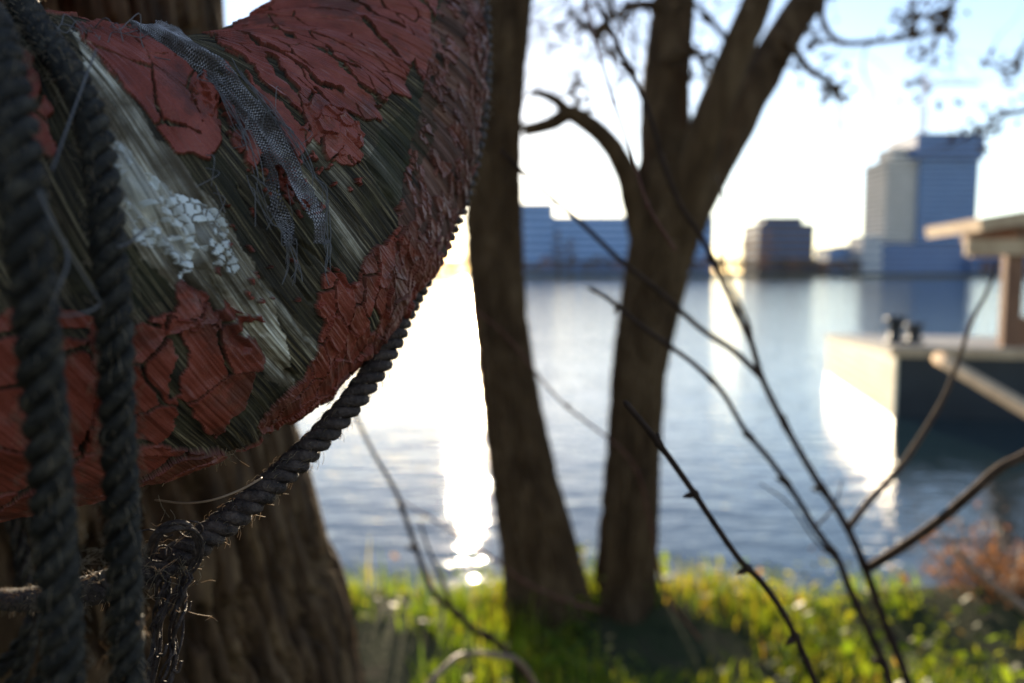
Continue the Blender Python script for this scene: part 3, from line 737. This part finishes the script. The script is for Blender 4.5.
for k, (L, r0, r1) in enumerate([
    ([(660, 235, 3.25), (665, 170, 3.28), (664, 110, 3.3), (669, 50, 3.35), (674, -10, 3.4), (676, -150, 3.6), (670, -350, 4)], .115, .06),
    ([(675, 230, 3.22), (695, 165, 3.15), (714, 110, 3.1), (735, 55, 3.08), (758, 0, 3.05), (790, -90, 3.0), (840, -260, 3)], .085, .035),
    ([(680, 225, 3.3), (712, 165, 3.4), (745, 105, 3.5), (772, 56, 3.6), (806, 2, 3.7), (860, -70, 3.8), (960, -180, 4)], .10, .055),
    ([(645, 250, 3.25), (634, 205, 3.2), (625, 170, 3.15), (605, 138, 3.1), (580, 118, 3.1), (568, 114, 3.1), (550, 124, 3.12), (524, 131, 3.15)], .055, .026),
    ([(572, 116, 3.1), (558, 102, 3.1), (545, 95, 3.1), (530, 92, 3.1)], .026, .014)]):
    mb = MB(); limb(mb, ats(L), r0, r1, 18 if r0 > .05 else 10, 70, .1, k+3)
    mb.build('limb', M['bark'], tR)
mb = MB()
tw_ = [([(572, 116, 3.1), (577, 100, 3.05), (571, 90, 3)], .008), ([(600, 30, 2.7), (575, 20, 2.7), (600, 40, 2.7)], .004),
       ([(770, 35, 3.6), (792, 45, 3.5), (805, 66, 3.45), (828, 82, 3.4), (838, 100, 3.4)], .012),
       ([(860, -70, 3.8), (830, -20, 3.6), (822, 20, 3.5), (840, 42, 3.5), (870, 42, 3.5), (905, 38, 3.5), (935, 30, 3.5), (950, 18, 3.5)], .009),
       ([(905, 38, 3.5), (918, 20, 3.5), (925, 12, 3.5)], .006), ([(960, -180, 4), (975, -60, 3.7), (952, 0, 3.5), (930, 50, 3.5), (915, 60, 3.4)], .008),
       ([(1100, 20, 3.6), (1040, 100, 3.5), (1005, 115, 3.5), (985, 127, 3.5), (965, 138, 3.5)], .009),
       ([(1100, 20, 3.6), (1030, 40, 3.5), (1015, 75, 3.5), (990, 62, 3.5)], .006),
       ([(674, 10, 3.35), (640, 5, 3.3), (612, 18, 3.2), (597, 28, 3.2)], .012),
       ([(597, 28, 3.2), (606, 50, 3.2), (625, 70, 3.2)], .005), ([(612, 18, 3.2), (610, 0, 3.2), (590, -30, 3.1)], .006),
       ([(664, 60, 3.2), (700, 55, 3.1), (716, 62, 3.1)], .007), ([(690, 45, 3.2), (706, 68, 3.2), (712, 84, 3.2)], .006),
       ([(735, 50, 3.1), (700, 8, 3), (682, 4, 3)], .007)]
for L, r in tw_:
    P_ = ats(L); mb.tube(spline(P_, 30), np.linspace(r*2, r*1.1, 30), 6)
    for p in spline(P_, 7)[2:]:
        buds(mb, p, .03, 3)
        if rnd.random() < .6: twigs(mb, p, (rnd.gauss(0, 1), rnd.gauss(0, .5), rnd.gauss(-.2, .7)), rnd.uniform(.1, .3), r*.4, 1)
for (px, py, n) in [(945, 22, 26), (912, 22, 16), (986, 126, 22), (822, 40, 14), (836, 88, 18), (1012, 70, 12), (916, 85, 10), (800, 60, 8), (915, 55, 8), (765, 205, 4), (806, 196, 5)]:
    buds(mb, at(px, py, 3.5), .045, n)
mb.build('crown', M['bark'], tR)
mb = MB()
for k in range(16):
    P0 = at(rnd.uniform(640, 950), rnd.uniform(-330, -160), rnd.uniform(3.2, 4)); twigs(mb, P0, (rnd.gauss(.2, .7), rnd.gauss(0, .6), rnd.gauss(.5, .5)), rnd.uniform(.7, 1.3), .018, 3)
mb.build('crown', M['bark'], tR)
# fine pale twigs seen against the sky between the trunks
mb = MB()
for k in range(26):
    P0 = at(rnd.uniform(535, 650), rnd.uniform(-30, 60), rnd.uniform(4.2, 6)); twigs(mb, P0, (rnd.gauss(0, .6), rnd.gauss(0, .5), rnd.gauss(-.3, .6)), rnd.uniform(.3, .7), .007, 2)
mb.build('crown', M['bark'], tL)

# ================================================================== SHRUB STEMS
def stem(name, L, r0, r1, matn, label, side=(), knots=6, cat='twig', group='bare shrub stems in the foreground', knot=1.5):
    P_ = ats(L); e = empty(name, P_[0], label, cat, group)
    mb = MB(); n = 160; C = spline(P_, n); t = np.linspace(0, 1, n)
    r = (r0*(1-t)+r1*t)*(1+.10*(fbm(t*30+r0*999, t*0, 3, 3)-.5))
    kk = [int((k+.5+rnd.uniform(-.25, .25))/knots*n) for k in range(knots)] if knots else []
    for k in kk: r += (r0*(1-t)+r1*t)*(knot-1)*np.exp(-((np.arange(n)-k)/1.2)**2)
    r[-3:] *= np.array([1.1, .9, .4])
    mb.tube(C, r, 10)
    T = np.gradient(C, axis=0)
    for i, k in enumerate(kk):         # buds at the nodes
        d = T[k]/np.linalg.norm(T[k])+np.array([rnd.gauss(0, .8), 0, rnd.gauss(0, .8)]); d /= np.linalg.norm(d); a = r[k]
        mb.tube([C[k], C[k]+d*a*1.6, C[k]+d*a*3], [a*.7, a*.7, a*.15], 6)
    mb.build('stem', M[matn], e)
    for (S, s0, s1) in side:
        m2 = MB(); Cs = spline(ats(S), 60); m2.tube(Cs, np.linspace(s0, s1, 60), 8)
        m2.build('side_branch', M['twigbrown' if s0 > .004 else matn], e)
    return e
stem('twig', [(840, 760, .52), (815, 683, .5), (790, 625, .48), (764, 585, .46), (740, 560, .44), (716, 526, .42), (690, 487, .4), (660, 445, .385), (640, 420, .375), (624, 401, .37)], .0021, .0014, 'twig', 'sharp dark bare twig rising from the bottom edge, tip before the forked trunk', knots=5, knot=1.5)
stem('shrub_stem', [(930, 760, 1.0), (908, 683, .96), (880, 610, .93), (862, 560, .9), (843, 520, .88), (815, 477, .86), (785, 425, .84), (762, 378, .82), (752, 345, .8), (736, 310, .78), (718, 270, .76), (700, 235, .74), (680, 205, .72), (662, 160, .7), (648, 110, .68), (625, 60, .67), (596, 0, .66)], .0052, .0016, 'twig', 'tall dark shrub stem running from the bottom edge up across the forked trunk',
     side=[([(762, 378, .82), (735, 352, .8), (700, 328, .78), (660, 292, .75), (620, 260, .72), (580, 222, .7), (540, 188, .69), (500, 150, .68)], .0034, .0016),
           ([(870, 567, .9), (905, 545, .86), (940, 520, .83), (975, 490, .8), (1000, 468, .79), (1030, 452, .78), (1090, 410, .76)], .0056, .0042),
           ([(848, 528, .88), (870, 500, .9), (898, 470, .92), (922, 435, .93), (945, 395, .94), (960, 355, .95), (972, 320, .96), (988, 290, .97), (997, 262, .98)], .0042, .0018),
           ([(752, 345, .8), (748, 322, .82), (738, 300, .84), (722, 255, .86), (727, 215, .88), (718, 175, .9)], .0022, .0012)], knots=9, knot=1.3)
stem('shrub_stem', [(905, 760, .86), (890, 683, .84), (873, 640, .82), (850, 590, .8), (838, 560, .79), (815, 528, .78), (795, 495, .77), (770, 460, .76), (745, 430, .74), (722, 392, .72), (695, 365, .7), (668, 345, .69), (640, 325, .68), (610, 300, .66), (588, 287, .65)], .0042, .0016, 'twig', 'thin dark shrub stem just left of the tall one, tip at the forked trunk',
     side=[([(838, 560, .79), (815, 540, .82), (790, 505, .85), (760, 483, .88)], .0016, .0008), ([(815, 528, .78), (835, 505, .8), (842, 480, .83)], .0014, .0007)], knots=9, knot=1.4)
stem('shrub_stem', [(560, 740, 1.4), (525, 668, 1.35), (490, 655, 1.3), (462, 655, 1.25), (440, 672, 1.2), (410, 705, 1.15)], .0042, .0042, 'twigtan', 'pale tan curved stem arching in the grass at the bottom', knots=3, knot=1.2)
stem('shrub_stem', [(560, 720, 1.5), (505, 650, 1.4), (478, 632, 1.35), (455, 612, 1.3), (432, 590, 1.25), (420, 560, 1.2), (408, 525, 1.18), (395, 490, 1.15), (372, 450, 1.12), (352, 408, 1.1), (340, 380, 1.08)], .0065, .002, 'twig', 'blurred brown stem rising left in front of the water under the rope',
     side=[([(452, 608, 1.3), (440, 575, 1.28), (428, 548, 1.26), (420, 522, 1.25)], .0035, .002)], knots=6)
stem('shrub_stem', [(700, 640, 1.5), (665, 590, 1.4), (650, 520, 1.3), (630, 460, 1.2), (560, 400, 1.1), (500, 330, 1.05), (440, 290, 1.0)], .003, .0012, 'twigred', 'faint reddish stem crossing the forked trunk low down', knots=5)
stem('shrub_stem', [(600, 610, 1.6), (570, 602, 1.55), (530, 585, 1.5), (495, 560, 1.45), (450, 530, 1.4), (400, 500, 1.35)], .003, .0014, 'twigred', 'thin reddish stem crossing the foot of the slender trunk', knots=4)
stem('shrub_stem', [(675, 250, .55), (648, 205, .55), (630, 150, .56), (610, 90, .57), (590, 20, .58), (575, -40, .6)], .0011, .0008, 'twigred', 'hair thin red twig crossing the fork of the spreading tree', knots=3)
stem('shrub_stem', [(1100, 660, 2.5), (1024, 608, 2.6), (1000, 590, 2.65), (975, 570, 2.7), (955, 548, 2.75)], .018, .01, 'twigtan', 'pale dead stalk leaning in the rusty bush at right', knots=3, knot=1.1)

# rusty bush bottom right
def bush(name, c, w_, h_, n, mats, label, leaf, group=None, up=1.0):
    e = empty(name, c, label, 'bush', group)
    mb = MB(); ml = MB()
    for k in range(n):
        a = rnd.uniform(0, 6.28); d = np.array([math.cos(a)*w_*rnd.uniform(.2, 1), math.sin(a)*w_*.5, h_*rnd.uniform(.5, 1)*up])
        P_ = [np.array(c), np.array(c)+d*.5+np.array([0, 0, h_*.15]), np.array(c)+d]
        C_ = spline(P_, 10); mb.tube(C_, np.linspace(.006, .002, 10), 4)
        for q in range(leaf):
            p = C_[rnd.randint(4, 9)]+np.array([rnd.gauss(0, .04), rnd.gauss(0, .04), rnd.gauss(0, .04)])
            s = rnd.uniform(.008, .02); u_ = np.array([rnd.gauss(0, 1) for _ in range(3)]); u_ /= np.linalg.norm(u_); v_ = np.cross(u_, [rnd.gauss(0, 1) for _ in range(3)]); v_ /= np.linalg.norm(v_)
            ml.add([p-u_*s, p+v_*s*.5, p+u_*s, p-v_*s*.5], [(0, 1, 2, 3)])
    mb.build('stems', mats[0], e); tag(ml.build('leaves', mats[1], e, smooth=False), kind='stuff')
    return e
M['rust'] = mat('rusty_leaf', [(.24, .09, .03), (.42, .19, .06)], 12, .6, 0, trans=.45)
M['orange'] = mat('orange_leaf', [(.3, .12, .04), (.45, .24, .09)], 12, .8, 0, trans=.5, spec=.1)
bush('bush', at(1000, 640, 3.2), .42, .42, 90, (M['twigtan'], M['rust']), 'low rusty brown bush on the bank at the right edge', 14)

# ================================================================== GRASS
def leafmat(name, cols, tr):
    m, nt, b = new_mat(name)
    a = nd(nt, 'ShaderNodeAttribute'); a.attribute_name = 'tint'
    c = ramp(nt, a.outputs['Fac'], [(i/(len(cols)-1), cols[i]) for i in range(len(cols))])
    nt.links.new(c, b.inputs['Base Color']); b.inputs['Roughness'].default_value = .42; b.inputs['Specular IOR Level'].default_value = .2
    t = nd(nt, 'ShaderNodeBsdfTranslucent'); g = mixc(nt, 1.0, c, (3.2, 2.4, .6), 'MULTIPLY'); nt.links.new(g, t.inputs[0])
    x = nd(nt, 'ShaderNodeMixShader'); x.inputs[0].default_value = tr
    nt.links.new(b.outputs[0], x.inputs[1]); nt.links.new(t.outputs[0], x.inputs[2]); nt.links.new(x.outputs[0], nt.nodes['Material Output'].inputs[0])
    return m
M['grass'] = leafmat('grass_blade', [(.035, .08, .012), (.07, .13, .02), (.12, .16, .025), (.2, .17, .05)], .7)
def grass(name, n, hmin, hmax, width, dens, label_kind):
    vs = []; tint = []; k = 0
    X = rng.uniform(-3.2, 4.0, n*2); Y = rng.uniform(1.5, 3.8, n*2)
    dn = fbm(X*2.2, Y*2.2, 77, 3)-.16*np.exp(-((X-.62)/.25)**2-((Y-2.75)/.3)**2); ok = dn > dens
    X, Y, dn = X[ok][:n], Y[ok][:n], dn[ok][:n]
    n = len(X)
    Z = np.array([bank_h(x, y) for x, y in zip(X, Y)])
    hgt = rng.uniform(hmin, hmax, n)*(.4+1.2*dn)
    a = rng.uniform(0, 6.28, n); ln = rng.uniform(.1, .75, n)*hgt; w = width*rng.uniform(.5, 1.3, n)
    dx, dy = np.cos(a), np.sin(a); px, py = -dy, dx
    V = np.zeros((n, 7, 3))
    for i, (t, ww) in enumerate([(0, 1), (.35, .9), (.7, .6)]):
        for s, q in ((-1, 0), (1, 1)):
            V[:, i*2+q, 0] = X+dx*ln*t*t+px*w*ww*s; V[:, i*2+q, 1] = Y+dy*ln*t*t+py*w*ww*s; V[:, i*2+q, 2] = Z+hgt*t-.25*ln*t*t
    V[:, 6, 0] = X+dx*ln; V[:, 6, 1] = Y+dy*ln; V[:, 6, 2] = Z+hgt-.25*ln
    me = bpy.data.meshes.new(name)
    f = []
    for i in range(n):
        o = i*7; f += [(o, o+1, o+3, o+2), (o+2, o+3, o+5, o+4), (o+4, o+5, o+6)]
    me.from_pydata(V.reshape(-1, 3).tolist(), [], f)
    tn = np.clip(rng.normal(.42, .22, n)+(fbm(X*3, Y*3, 15, 2)-.5)*.8, 0, 1)
    at_ = me.attributes.new('tint', 'FLOAT', 'POINT'); at_.data.foreach_set('value', np.repeat(tn, 7).astype(np.float32))
    me.update(); o = link(name, me, M['grass']); tag(o, kind='stuff', label=label_kind, cat='grass'); return o
grass('grass', 19000, .035, .13, .0035, .42, 'sunlit green grass covering the river bank')
grass('tall_grass', 500, .14, .26, .003, .55, 'taller dry grass blades at the bank edge')
# broad clover-like leaves
ml = MB(); tn = []
for k in range(5200):
    x, y_ = rnd.uniform(-2.5, 3.6), rnd.uniform(1.9, 3.5)
    if fbm(np.array([x*1.7]), np.array([y_*1.7]), 44, 3)[0] < .46 or math.hypot((x-.62)/.32, (y_-2.75)/.35) < 1: continue
    z = bank_h(x, y_)+rnd.uniform(.03, .15); s = rnd.uniform(.008, .02); a = rnd.uniform(0, 6.28); tl = rnd.gauss(0, .5)
    u_ = np.array([math.cos(a), math.sin(a), tl]); v_ = np.array([-math.sin(a), math.cos(a), rnd.gauss(0, .5)]); p = np.array([x, y_, z])
    ml.add([p-u_*s, p-u_*s*.3+v_*s*.8, p+u_*s*.7+v_*s*.5, p+u_*s, p+u_*s*.7-v_*s*.5, p-u_*s*.3-v_*s*.8], [(0, 1, 2, 3, 4, 5)])
    t0 = min(max(rnd.gauss(.45, .2), 0), 1); tn += [t0]*6
o = ml.build('ground_cover', M['grass'], smooth=False); at_ = o.data.attributes.new('tint', 'FLOAT', 'POINT'); at_.data.foreach_set('value', tn)
tag(o, 'small broad green leaves among the bank grass', 'ground cover', kind='stuff')
ml = MB()
for k in range(70):
    c0 = rnd.choice([(-.72, 3.35, .14), (.9, 3.3, .3), (1.5, 3.2, .4), (-.6, 3.4, .1), (2.0, 2.9, .3), (1.9, 3.0, .3)]); p = np.array([c0[0]+rnd.gauss(0, c0[2]), c0[1]+rnd.gauss(0, .12), 0]); p[2] = bank_h(p[0], p[1])+rnd.uniform(.05, .2)
    s = rnd.uniform(.015, .035); u_ = np.array([rnd.gauss(0, 1) for _ in range(3)]); u_ /= np.linalg.norm(u_); v_ = np.cross(u_, [0, .3, 1]); v_ /= np.linalg.norm(v_)
    ml.add([p-u_*s, p-u_*s*.2+v_*s*.6, p+u_*s, p-u_*s*.2-v_*s*.6], [(0, 1, 2, 3)])
tag(ml.build('fallen_leaves', M['orange'], smooth=False), 'fallen orange leaves caught in the bank grass', 'leaves', kind='stuff')

# ================================================================== MOORED BARGE
M['hullpale'] = mat('pale_hull_paint', [(.78, .64, .42), (.93, .82, .58)], 2.2, .38, .5, 5)
M['hulldark'] = mat('dark_hull_paint', [(.009, .009, .01), (.02, .02, .021)], 2, .55, .2, 12)
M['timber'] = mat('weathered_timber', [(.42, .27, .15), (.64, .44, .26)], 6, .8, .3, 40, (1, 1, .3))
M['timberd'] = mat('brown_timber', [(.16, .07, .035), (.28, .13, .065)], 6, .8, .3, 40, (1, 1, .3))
M['deck'] = mat('grey_deck', [(.25, .23, .2), (.4, .37, .33)], 4, .7, .2, 20)
M['iron'] = mat('black_iron', [(.015, .015, .016), (.04, .036, .033)], 20, .5, .2, 60)
A0 = np.array([5.42, 11.2]); uL = np.array([1.0, 5.0]); uL /= np.linalg.norm(uL); uR = np.array([uL[1], -uL[0]])
def bp_(a, b_): return A0+uR*a+uL*b_      # along hull, across hull
barge = empty('houseboat', (*bp_(4.5, 1.65), 0), 'moored flat barge with pale end, dark side and timber canopy at the right', 'houseboat')
rz = math.atan2(uR[1], uR[0])
def quadbox(a0, a1, b0, b1, z0, z1, name, mt, parent=barge, mb=None):
    mb_ = mb or MB(); mb_.prism([bp_(a0, b0), bp_(a1, b0), bp_(a1, b1), bp_(a0, b1)], z0, z1)
    return mb_.build(name, M[mt], parent, smooth=False) if mb is None else None
def hullslab(a0, a1, b0, b1, zb, near_z, far_z, name, mt, zb2=None):
    P_ = [bp_(a0, b0), bp_(a1, b0), bp_(a1, b1), bp_(a0, b1)]; zt = [near_z, near_z, far_z, far_z]; zl = [zb, zb, zb if zb2 is None else zb2]; zl = [zl[0], zl[0], zl[2], zl[2]]
    mb = MB(); mb.add([(*p, z) for p, z in zip(P_, zl)]+[(*p, z) for p, z in zip(P_, zt)], [(3, 2, 1, 0), (4, 5, 6, 7), (0, 1, 5, 4), (1, 2, 6, 5), (2, 3, 7, 6), (3, 0, 4, 7)]); return mb.build(name, M[mt], barge, smooth=False)
hullslab(.04, 9, 0, 5.0, -.3, .93, .72, 'hull', 'hulldark')
hullslab(0, .037, -.01, 5.01, -.25, .92, .71, 'end_plate', 'hullpale')
hullslab(-.04, 9.06, -.05, 5.05, .933, 1.0, .79, 'deck', 'deck', zb2=.723)
hullslab(-.08, 9, -.10, -.053, .86, .99, .99, 'rubbing_strake', 'timber')
def lathe(mb, c, prof, seg=16):
    V = []; n = len(prof)
    for r, z in prof:
        for k in range(seg): V.append((c[0]+r*math.cos(k/seg*6.2832), c[1]+r*math.sin(k/seg*6.2832), c[2]+z))
    mb.add(V, [(i*seg+k, i*seg+(k+1) % seg, (i+1)*seg+(k+1) % seg, (i+1)*seg+k) for i in range(n-1) for k in range(seg)]+[tuple((n-1)*seg+k for k in range(seg))])
for b_ in (.5,):
    mb = MB(); p = bp_(.12, b_); lathe(mb, (*p, 1.004), [(.13, 0), (.13, .05), (.09, .06), (.09, .3), (.14, .32), (.15, .36), (.1, .4)]); p = bp_(.38, b_); lathe(mb, (*p, 1.004), [(.13, 0), (.13, .05), (.09, .06), (.09, .22), (.14, .25), (.1, .3)])
    mb.build('bollard', M['iron'], barge)
# canopy: sloped left end, long roof
def profile_prism(prof, b0, b1, name, mt):
    V = [(*bp_(a, b0), z) for a, z in prof]+[(*bp_(a, b1), z) for a, z in prof]; n = len(prof)
    mb = MB(); mb.add(V, [tuple(range(n))[::-1], tuple(range(n, 2*n))]+[(i, (i+1) % n, n+(i+1) % n, n+i) for i in range(n)]); return mb.build(name, M[mt], barge, smooth=False)
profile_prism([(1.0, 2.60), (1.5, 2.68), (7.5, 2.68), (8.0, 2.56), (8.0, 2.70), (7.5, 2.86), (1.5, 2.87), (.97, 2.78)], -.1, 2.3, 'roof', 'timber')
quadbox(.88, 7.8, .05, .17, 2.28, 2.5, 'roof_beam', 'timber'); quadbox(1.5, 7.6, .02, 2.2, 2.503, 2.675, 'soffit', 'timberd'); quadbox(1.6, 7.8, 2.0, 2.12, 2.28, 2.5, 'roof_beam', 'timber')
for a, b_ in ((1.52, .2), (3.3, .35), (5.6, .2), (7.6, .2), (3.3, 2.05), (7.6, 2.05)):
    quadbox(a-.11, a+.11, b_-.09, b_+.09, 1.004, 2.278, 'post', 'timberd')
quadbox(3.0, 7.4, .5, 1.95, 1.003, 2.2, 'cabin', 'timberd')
for k in range(3): quadbox(3.4+k*1.35, 4.25+k*1.35, .475, .497, 1.45, 2.0, 'window', 'hulldark')
for a in (1.75, 2.3):
    quadbox(a-.13, a+.13, .15, .4, 1.004, 1.42, 'locker', 'timberd')
for k in range(5):
    mb = MB(); quadbox(-.014, -.0005, .02, 4.95, .02+k*.15, .028+k*.15, '', '', mb=mb); mb.build('plank_seam', M['timberd'], barge, smooth=False)
# gangway pole
mb = MB(); p0, p1 = at(938, 358, 8.6), at(1120, 464, 6.0); mb.tube(spline([p0, (p0+p1)/2, p1], 12), .07, 12)
tag(mb.build('gangway_pole', M['timber']), 'pale wooden mooring pole slanting down in front of the dark barge side', 'pole')
mb = MB(); mb.tube(ats([(1120, 464, 6.0), (1122, 600, 6.1), (1122, 800, 6.1)]), .08, 10)
tag(mb.build('mooring_post', M['timberd']), 'brown post in the water carrying the mooring pole', 'post')

# ================================================================== FAR SHORE
M['glass'] = mat('blue_glass', [(.03, .11, .30), (.05, .15, .38)], .05, .3, 0, spec=.5)  # blue glass, its blue deepened to stand for distant haze
M['hazeblue'] = mat('haze_blue_wall', [(.18, .33, .58), (.24, .40, .66)], .05, .6, 0)  # blue of distant haze mixed into the wall colour
M['hazeblue_dark'] = mat('dark_haze_blue_wall', [(.015, .055, .16), (.025, .085, .22)], .05, .5, 0)  # dark wall tone, haze blue put into its colour too
M['concrete'] = mat('pale_concrete', [(.62, .58, .53), (.8, .76, .7)], .1, .85, 0)
M['brownwall'] = mat('brown_brick_wall', [(.06, .04, .04), (.10, .062, .058)], .2, .85, 0)
M['redroof'] = mat('red_tile_roof', [(.3, .1, .08), (.4, .15, .12)], .3, .8, 0)
M['farleaf'] = mat('bare_brown_twigs', [(.09, .055, .035), (.16, .10, .06)], .5, .9, 0)
M['farred'] = mat('russet_twigs', [(.2, .09, .05), (.3, .14, .08)], .5, .9, 0)
SHZ = 1.3
def X_(px, d): return (px-512)/F*d
def Z_(py, d): return EYE+(272-py)/F*d
def block(name, x0, x1, ytop, d, depth, wall, win, label, rows, cols, roofm=None, group=None, ybot=None, wfrac=.7, parent=None, cat='building', holes=True):
    xa, xb = X_(x0, d), X_(x1, d); z1 = Z_(ytop, d); z0 = SHZ if ybot is None else Z_(ybot, d)
    e = parent or empty(name, ((xa+xb)/2, d+depth/2, z0), label, cat, group)
    mb = MB(); mb.box(((xa+xb)/2, d+depth/2, (z0+z1)/2), (xb-xa, depth, z1-z0)); mb.build('wall', M[wall], e, smooth=False)
    mb = MB(); mb.box(((xa+xb)/2, d+depth/2, z1+.35), (xb-xa+.8, depth+.8, .7)); mb.build('roof', M[roofm or wall], e, smooth=False)
    fh = (z1-z0)/rows
    for r in range(rows):       # one ribbon window per storey, wrapped round the block
        mw = MB(); mw.box(((xa+xb)/2, d+depth/2, z0+fh*(r+.5)), (xb-xa+.24, depth+.24, fh*wfrac*.7)); mw.build('window_strip', M[win], e, smooth=False)
    return e
b1 = block('office_building', 521, 553, 206, 352, 30, 'hazeblue', 'glass', 'long blue glass office block across the water, seen between the two trunks', 9, 8)
block('office_building', 553.6, 712, 219, 354, 30, 'hazeblue', 'glass', None, 8, 34, parent=b1)
b2 = block('apartment_block', 757, 812, 226, 350, 24, 'brownwall', 'hazeblue_dark', 'dark brown square block left of the tower, behind russet trees', 7, 8)
block('apartment_block', 762, 800, 219, 356, 12, 'brownwall', 'hazeblue_dark', None, 1, 4, parent=b2, ybot=225.3)
block('small_block', 827, 858, 249, 356, 16, 'hazeblue', 'glass', 'small blue block low on the shore between brown block and tower', 3, 5)
block('low_house', 786, 826, 263, 345, 12, 'brownwall', 'hazeblue_dark', 'low house with red roof right of the dark brown block', 1, 6, roofm='redroof')
tw = empty('tower_building', (X_(930, 350), 360, SHZ), 'tall tower with pale concrete half and dark blue glass half across the water', 'tower')
block('', 881, 913, 164, 352, 22, 'concrete', 'brownwall', None, 16, 5, parent=tw, ybot=243, wfrac=.6)
block('', 886, 912, 152, 356, 14, 'concrete', 'brownwall', None, 2, 4, parent=tw, ybot=163.2, wfrac=.5)
block('', 914, 972, 163, 350, 24, 'hazeblue_dark', 'hazeblue', None, 15, 9, parent=tw, ybot=243, wfrac=.45)
block('', 910, 977, 138, 348.5, 27, 'hazeblue_dark', 'glass', None, 4, 11, parent=tw, ybot=161.3)
block('', 864, 966, 245, 346, 34, 'hazeblue_dark', 'glass', None, 5, 16, parent=tw)
for px in (918, 944):
    mb = MB(); mb.tube([(X_(px, 360), 360, Z_(137, 360)), (X_(px, 360), 360, Z_(112 if px < 930 else 120, 360))], .35, 6); mb.build('mast', M['iron'], tw)
block('low_building', 860, 880, 238, 340, 14, 'concrete', 'hazeblue_dark', 'pale low building at the left foot of the tower', 4, 3)
block('long_low_building', 967, 1062, 250, 344, 20, 'hazeblue_dark', 'glass', 'long low dark blue building right of the tower, behind the canopy', 4, 16)
block('shore_building', 1070, 1200, 235, 350, 30, 'hazeblue', 'glass', 'blue building beyond the right edge of the canopy', 6, 12)
def far_tree(px, d, ht, wd, mt, label):
    x = X_(px, d); e = empty('tree', (x, d, SHZ), label, 'tree', 'bare trees along the far shore')
    mb = MB(); mb.tube([(x, d, SHZ-.2), (x+.1, d, SHZ+ht*.3), (x, d, SHZ+ht*.6)], [.3, .22, .1], 6); mb.build('trunk', M['farleaf'], e)
    mb = MB()
    for k in range(170):
        a = rnd.uniform(0, 6.28); u_ = rnd.random()**.5; z = SHZ+ht*rnd.uniform(.25, 1); f_ = math.sin(min((z-SHZ)/ht, .98)*math.pi)**.6
        p = np.array([x+math.cos(a)*wd*.5*u_*f_, d+math.sin(a)*wd*.5*u_*f_, z])
        q = p+np.array([rnd.gauss(0, .7), rnd.gauss(0, .7), rnd.uniform(.2, 1.3)]); mb.tube([p, (p+q)/2, q], [.09, .14, .03], 3, cap=False)
    mb.build('crown', M[mt], e)
far_list = [(744, 338, 14, 9, 'farred', 'russet bare tree at the left corner of the brown block'), (764, 337, 18, 11, 'farred', 'tall russet tree in front of the brown block')]
k_ = 0
far_list += [(557, 336, 17, 6, 'farleaf', 'taller bare tree in front of the left half of the office block'), (570, 336, 14, 6, 'farleaf', 'bare tree of middling height just left of the forked trunk, far shore')]
ce = empty('crane', (X_(914, 380), 380, SHZ), 'thin tower crane standing behind the tall tower', 'crane')
def lattice(P0, P1, w_, name, seg):
    mb = MB(); P0 = np.array(P0, float); P1 = np.array(P1, float); vert = abs(P1[2]-P0[2]) > abs(P1[0]-P0[0])
    a = np.array([1, 0, 0]) if vert else np.array([0, 0, 1.]); c = np.array([0, 1, 0]); cs = []
    for u_, v_ in ((-1, -1), (1, -1), (1, 1), (-1, 1)):
        o_ = a*u_*w_/2+c*v_*w_/2; mb.tube([P0+o_, P1+o_], .16, 4); cs.append(o_)
    for k in range(seg):
        t0, t1 = k/seg, (k+1)/seg
        for q in range(4): mb.tube([P0+(P1-P0)*t0+cs[q], P0+(P1-P0)*t1+cs[(q+1) % 4]], .09, 4)
    mb.build(name, M['redroof'], ce)
zc = Z_(88, 380); xc = X_(914, 380)
lattice((xc, 380, SHZ), (xc, 380, zc+4), 1.8, 'mast', 30); lattice((xc-9, 380, zc), (xc+26, 380, zc), 1.4, 'jib', 20)
mb = MB(); mb.box((xc-7.5, 380, zc-1.5), (2.6, 1.6, 2.2)); mb.build('counterweight', M['concrete'], ce, smooth=False)
mb = MB(); mb.box((xc+1.9, 380, zc-1.6), (1.6, 1.6, 2)); mb.build('cab', M['concrete'], ce, smooth=False)
for px in list(range(408, 470, 7))+list(range(524, 720, 12))+list(range(722, 862, 10))+list(range(985, 1130, 16)):
    pos = 'left of the slender trunk' if px < 480 else ('in front of the long office block' if px < 720 else ('between the forked tree and the tower' if px < 870 else 'right of the tower, behind the barge'))
    far_list.append((px+rnd.uniform(-2, 2), 334+rnd.uniform(0, 3), rnd.uniform(3.5, 7.5), rnd.uniform(5, 8), rnd.choice(['farleaf', 'farleaf', 'farred']), 'small bare brown tree on the far shore '+pos))
for t in far_list: far_tree(*t)
if HAZE:
    m = bpy.data.materials.new('haze'); m.use_nodes = True; nt = m.node_tree
    for n in list(nt.nodes):
        if n.type != 'OUTPUT_MATERIAL': nt.nodes.remove(n)
    v = nt.nodes.new('ShaderNodeVolumePrincipled'); v.inputs['Density'].default_value = HAZE; v.inputs['Color'].default_value = (.8, .92, 1, 1); v.inputs['Anisotropy'].default_value = .3
    nt.links.new(v.outputs[0], [n for n in nt.nodes if n.type == 'OUTPUT_MATERIAL'][0].inputs['Volume'])
    mb = MB(); mb.box((0, 1320, 43), (4400, 3600, 92)); o = mb.build('haze', m, smooth=False); tag(o, kind='stuff', label='thin pale haze over the river', cat='haze')
print('BUILT', len(bpy.data.objects))
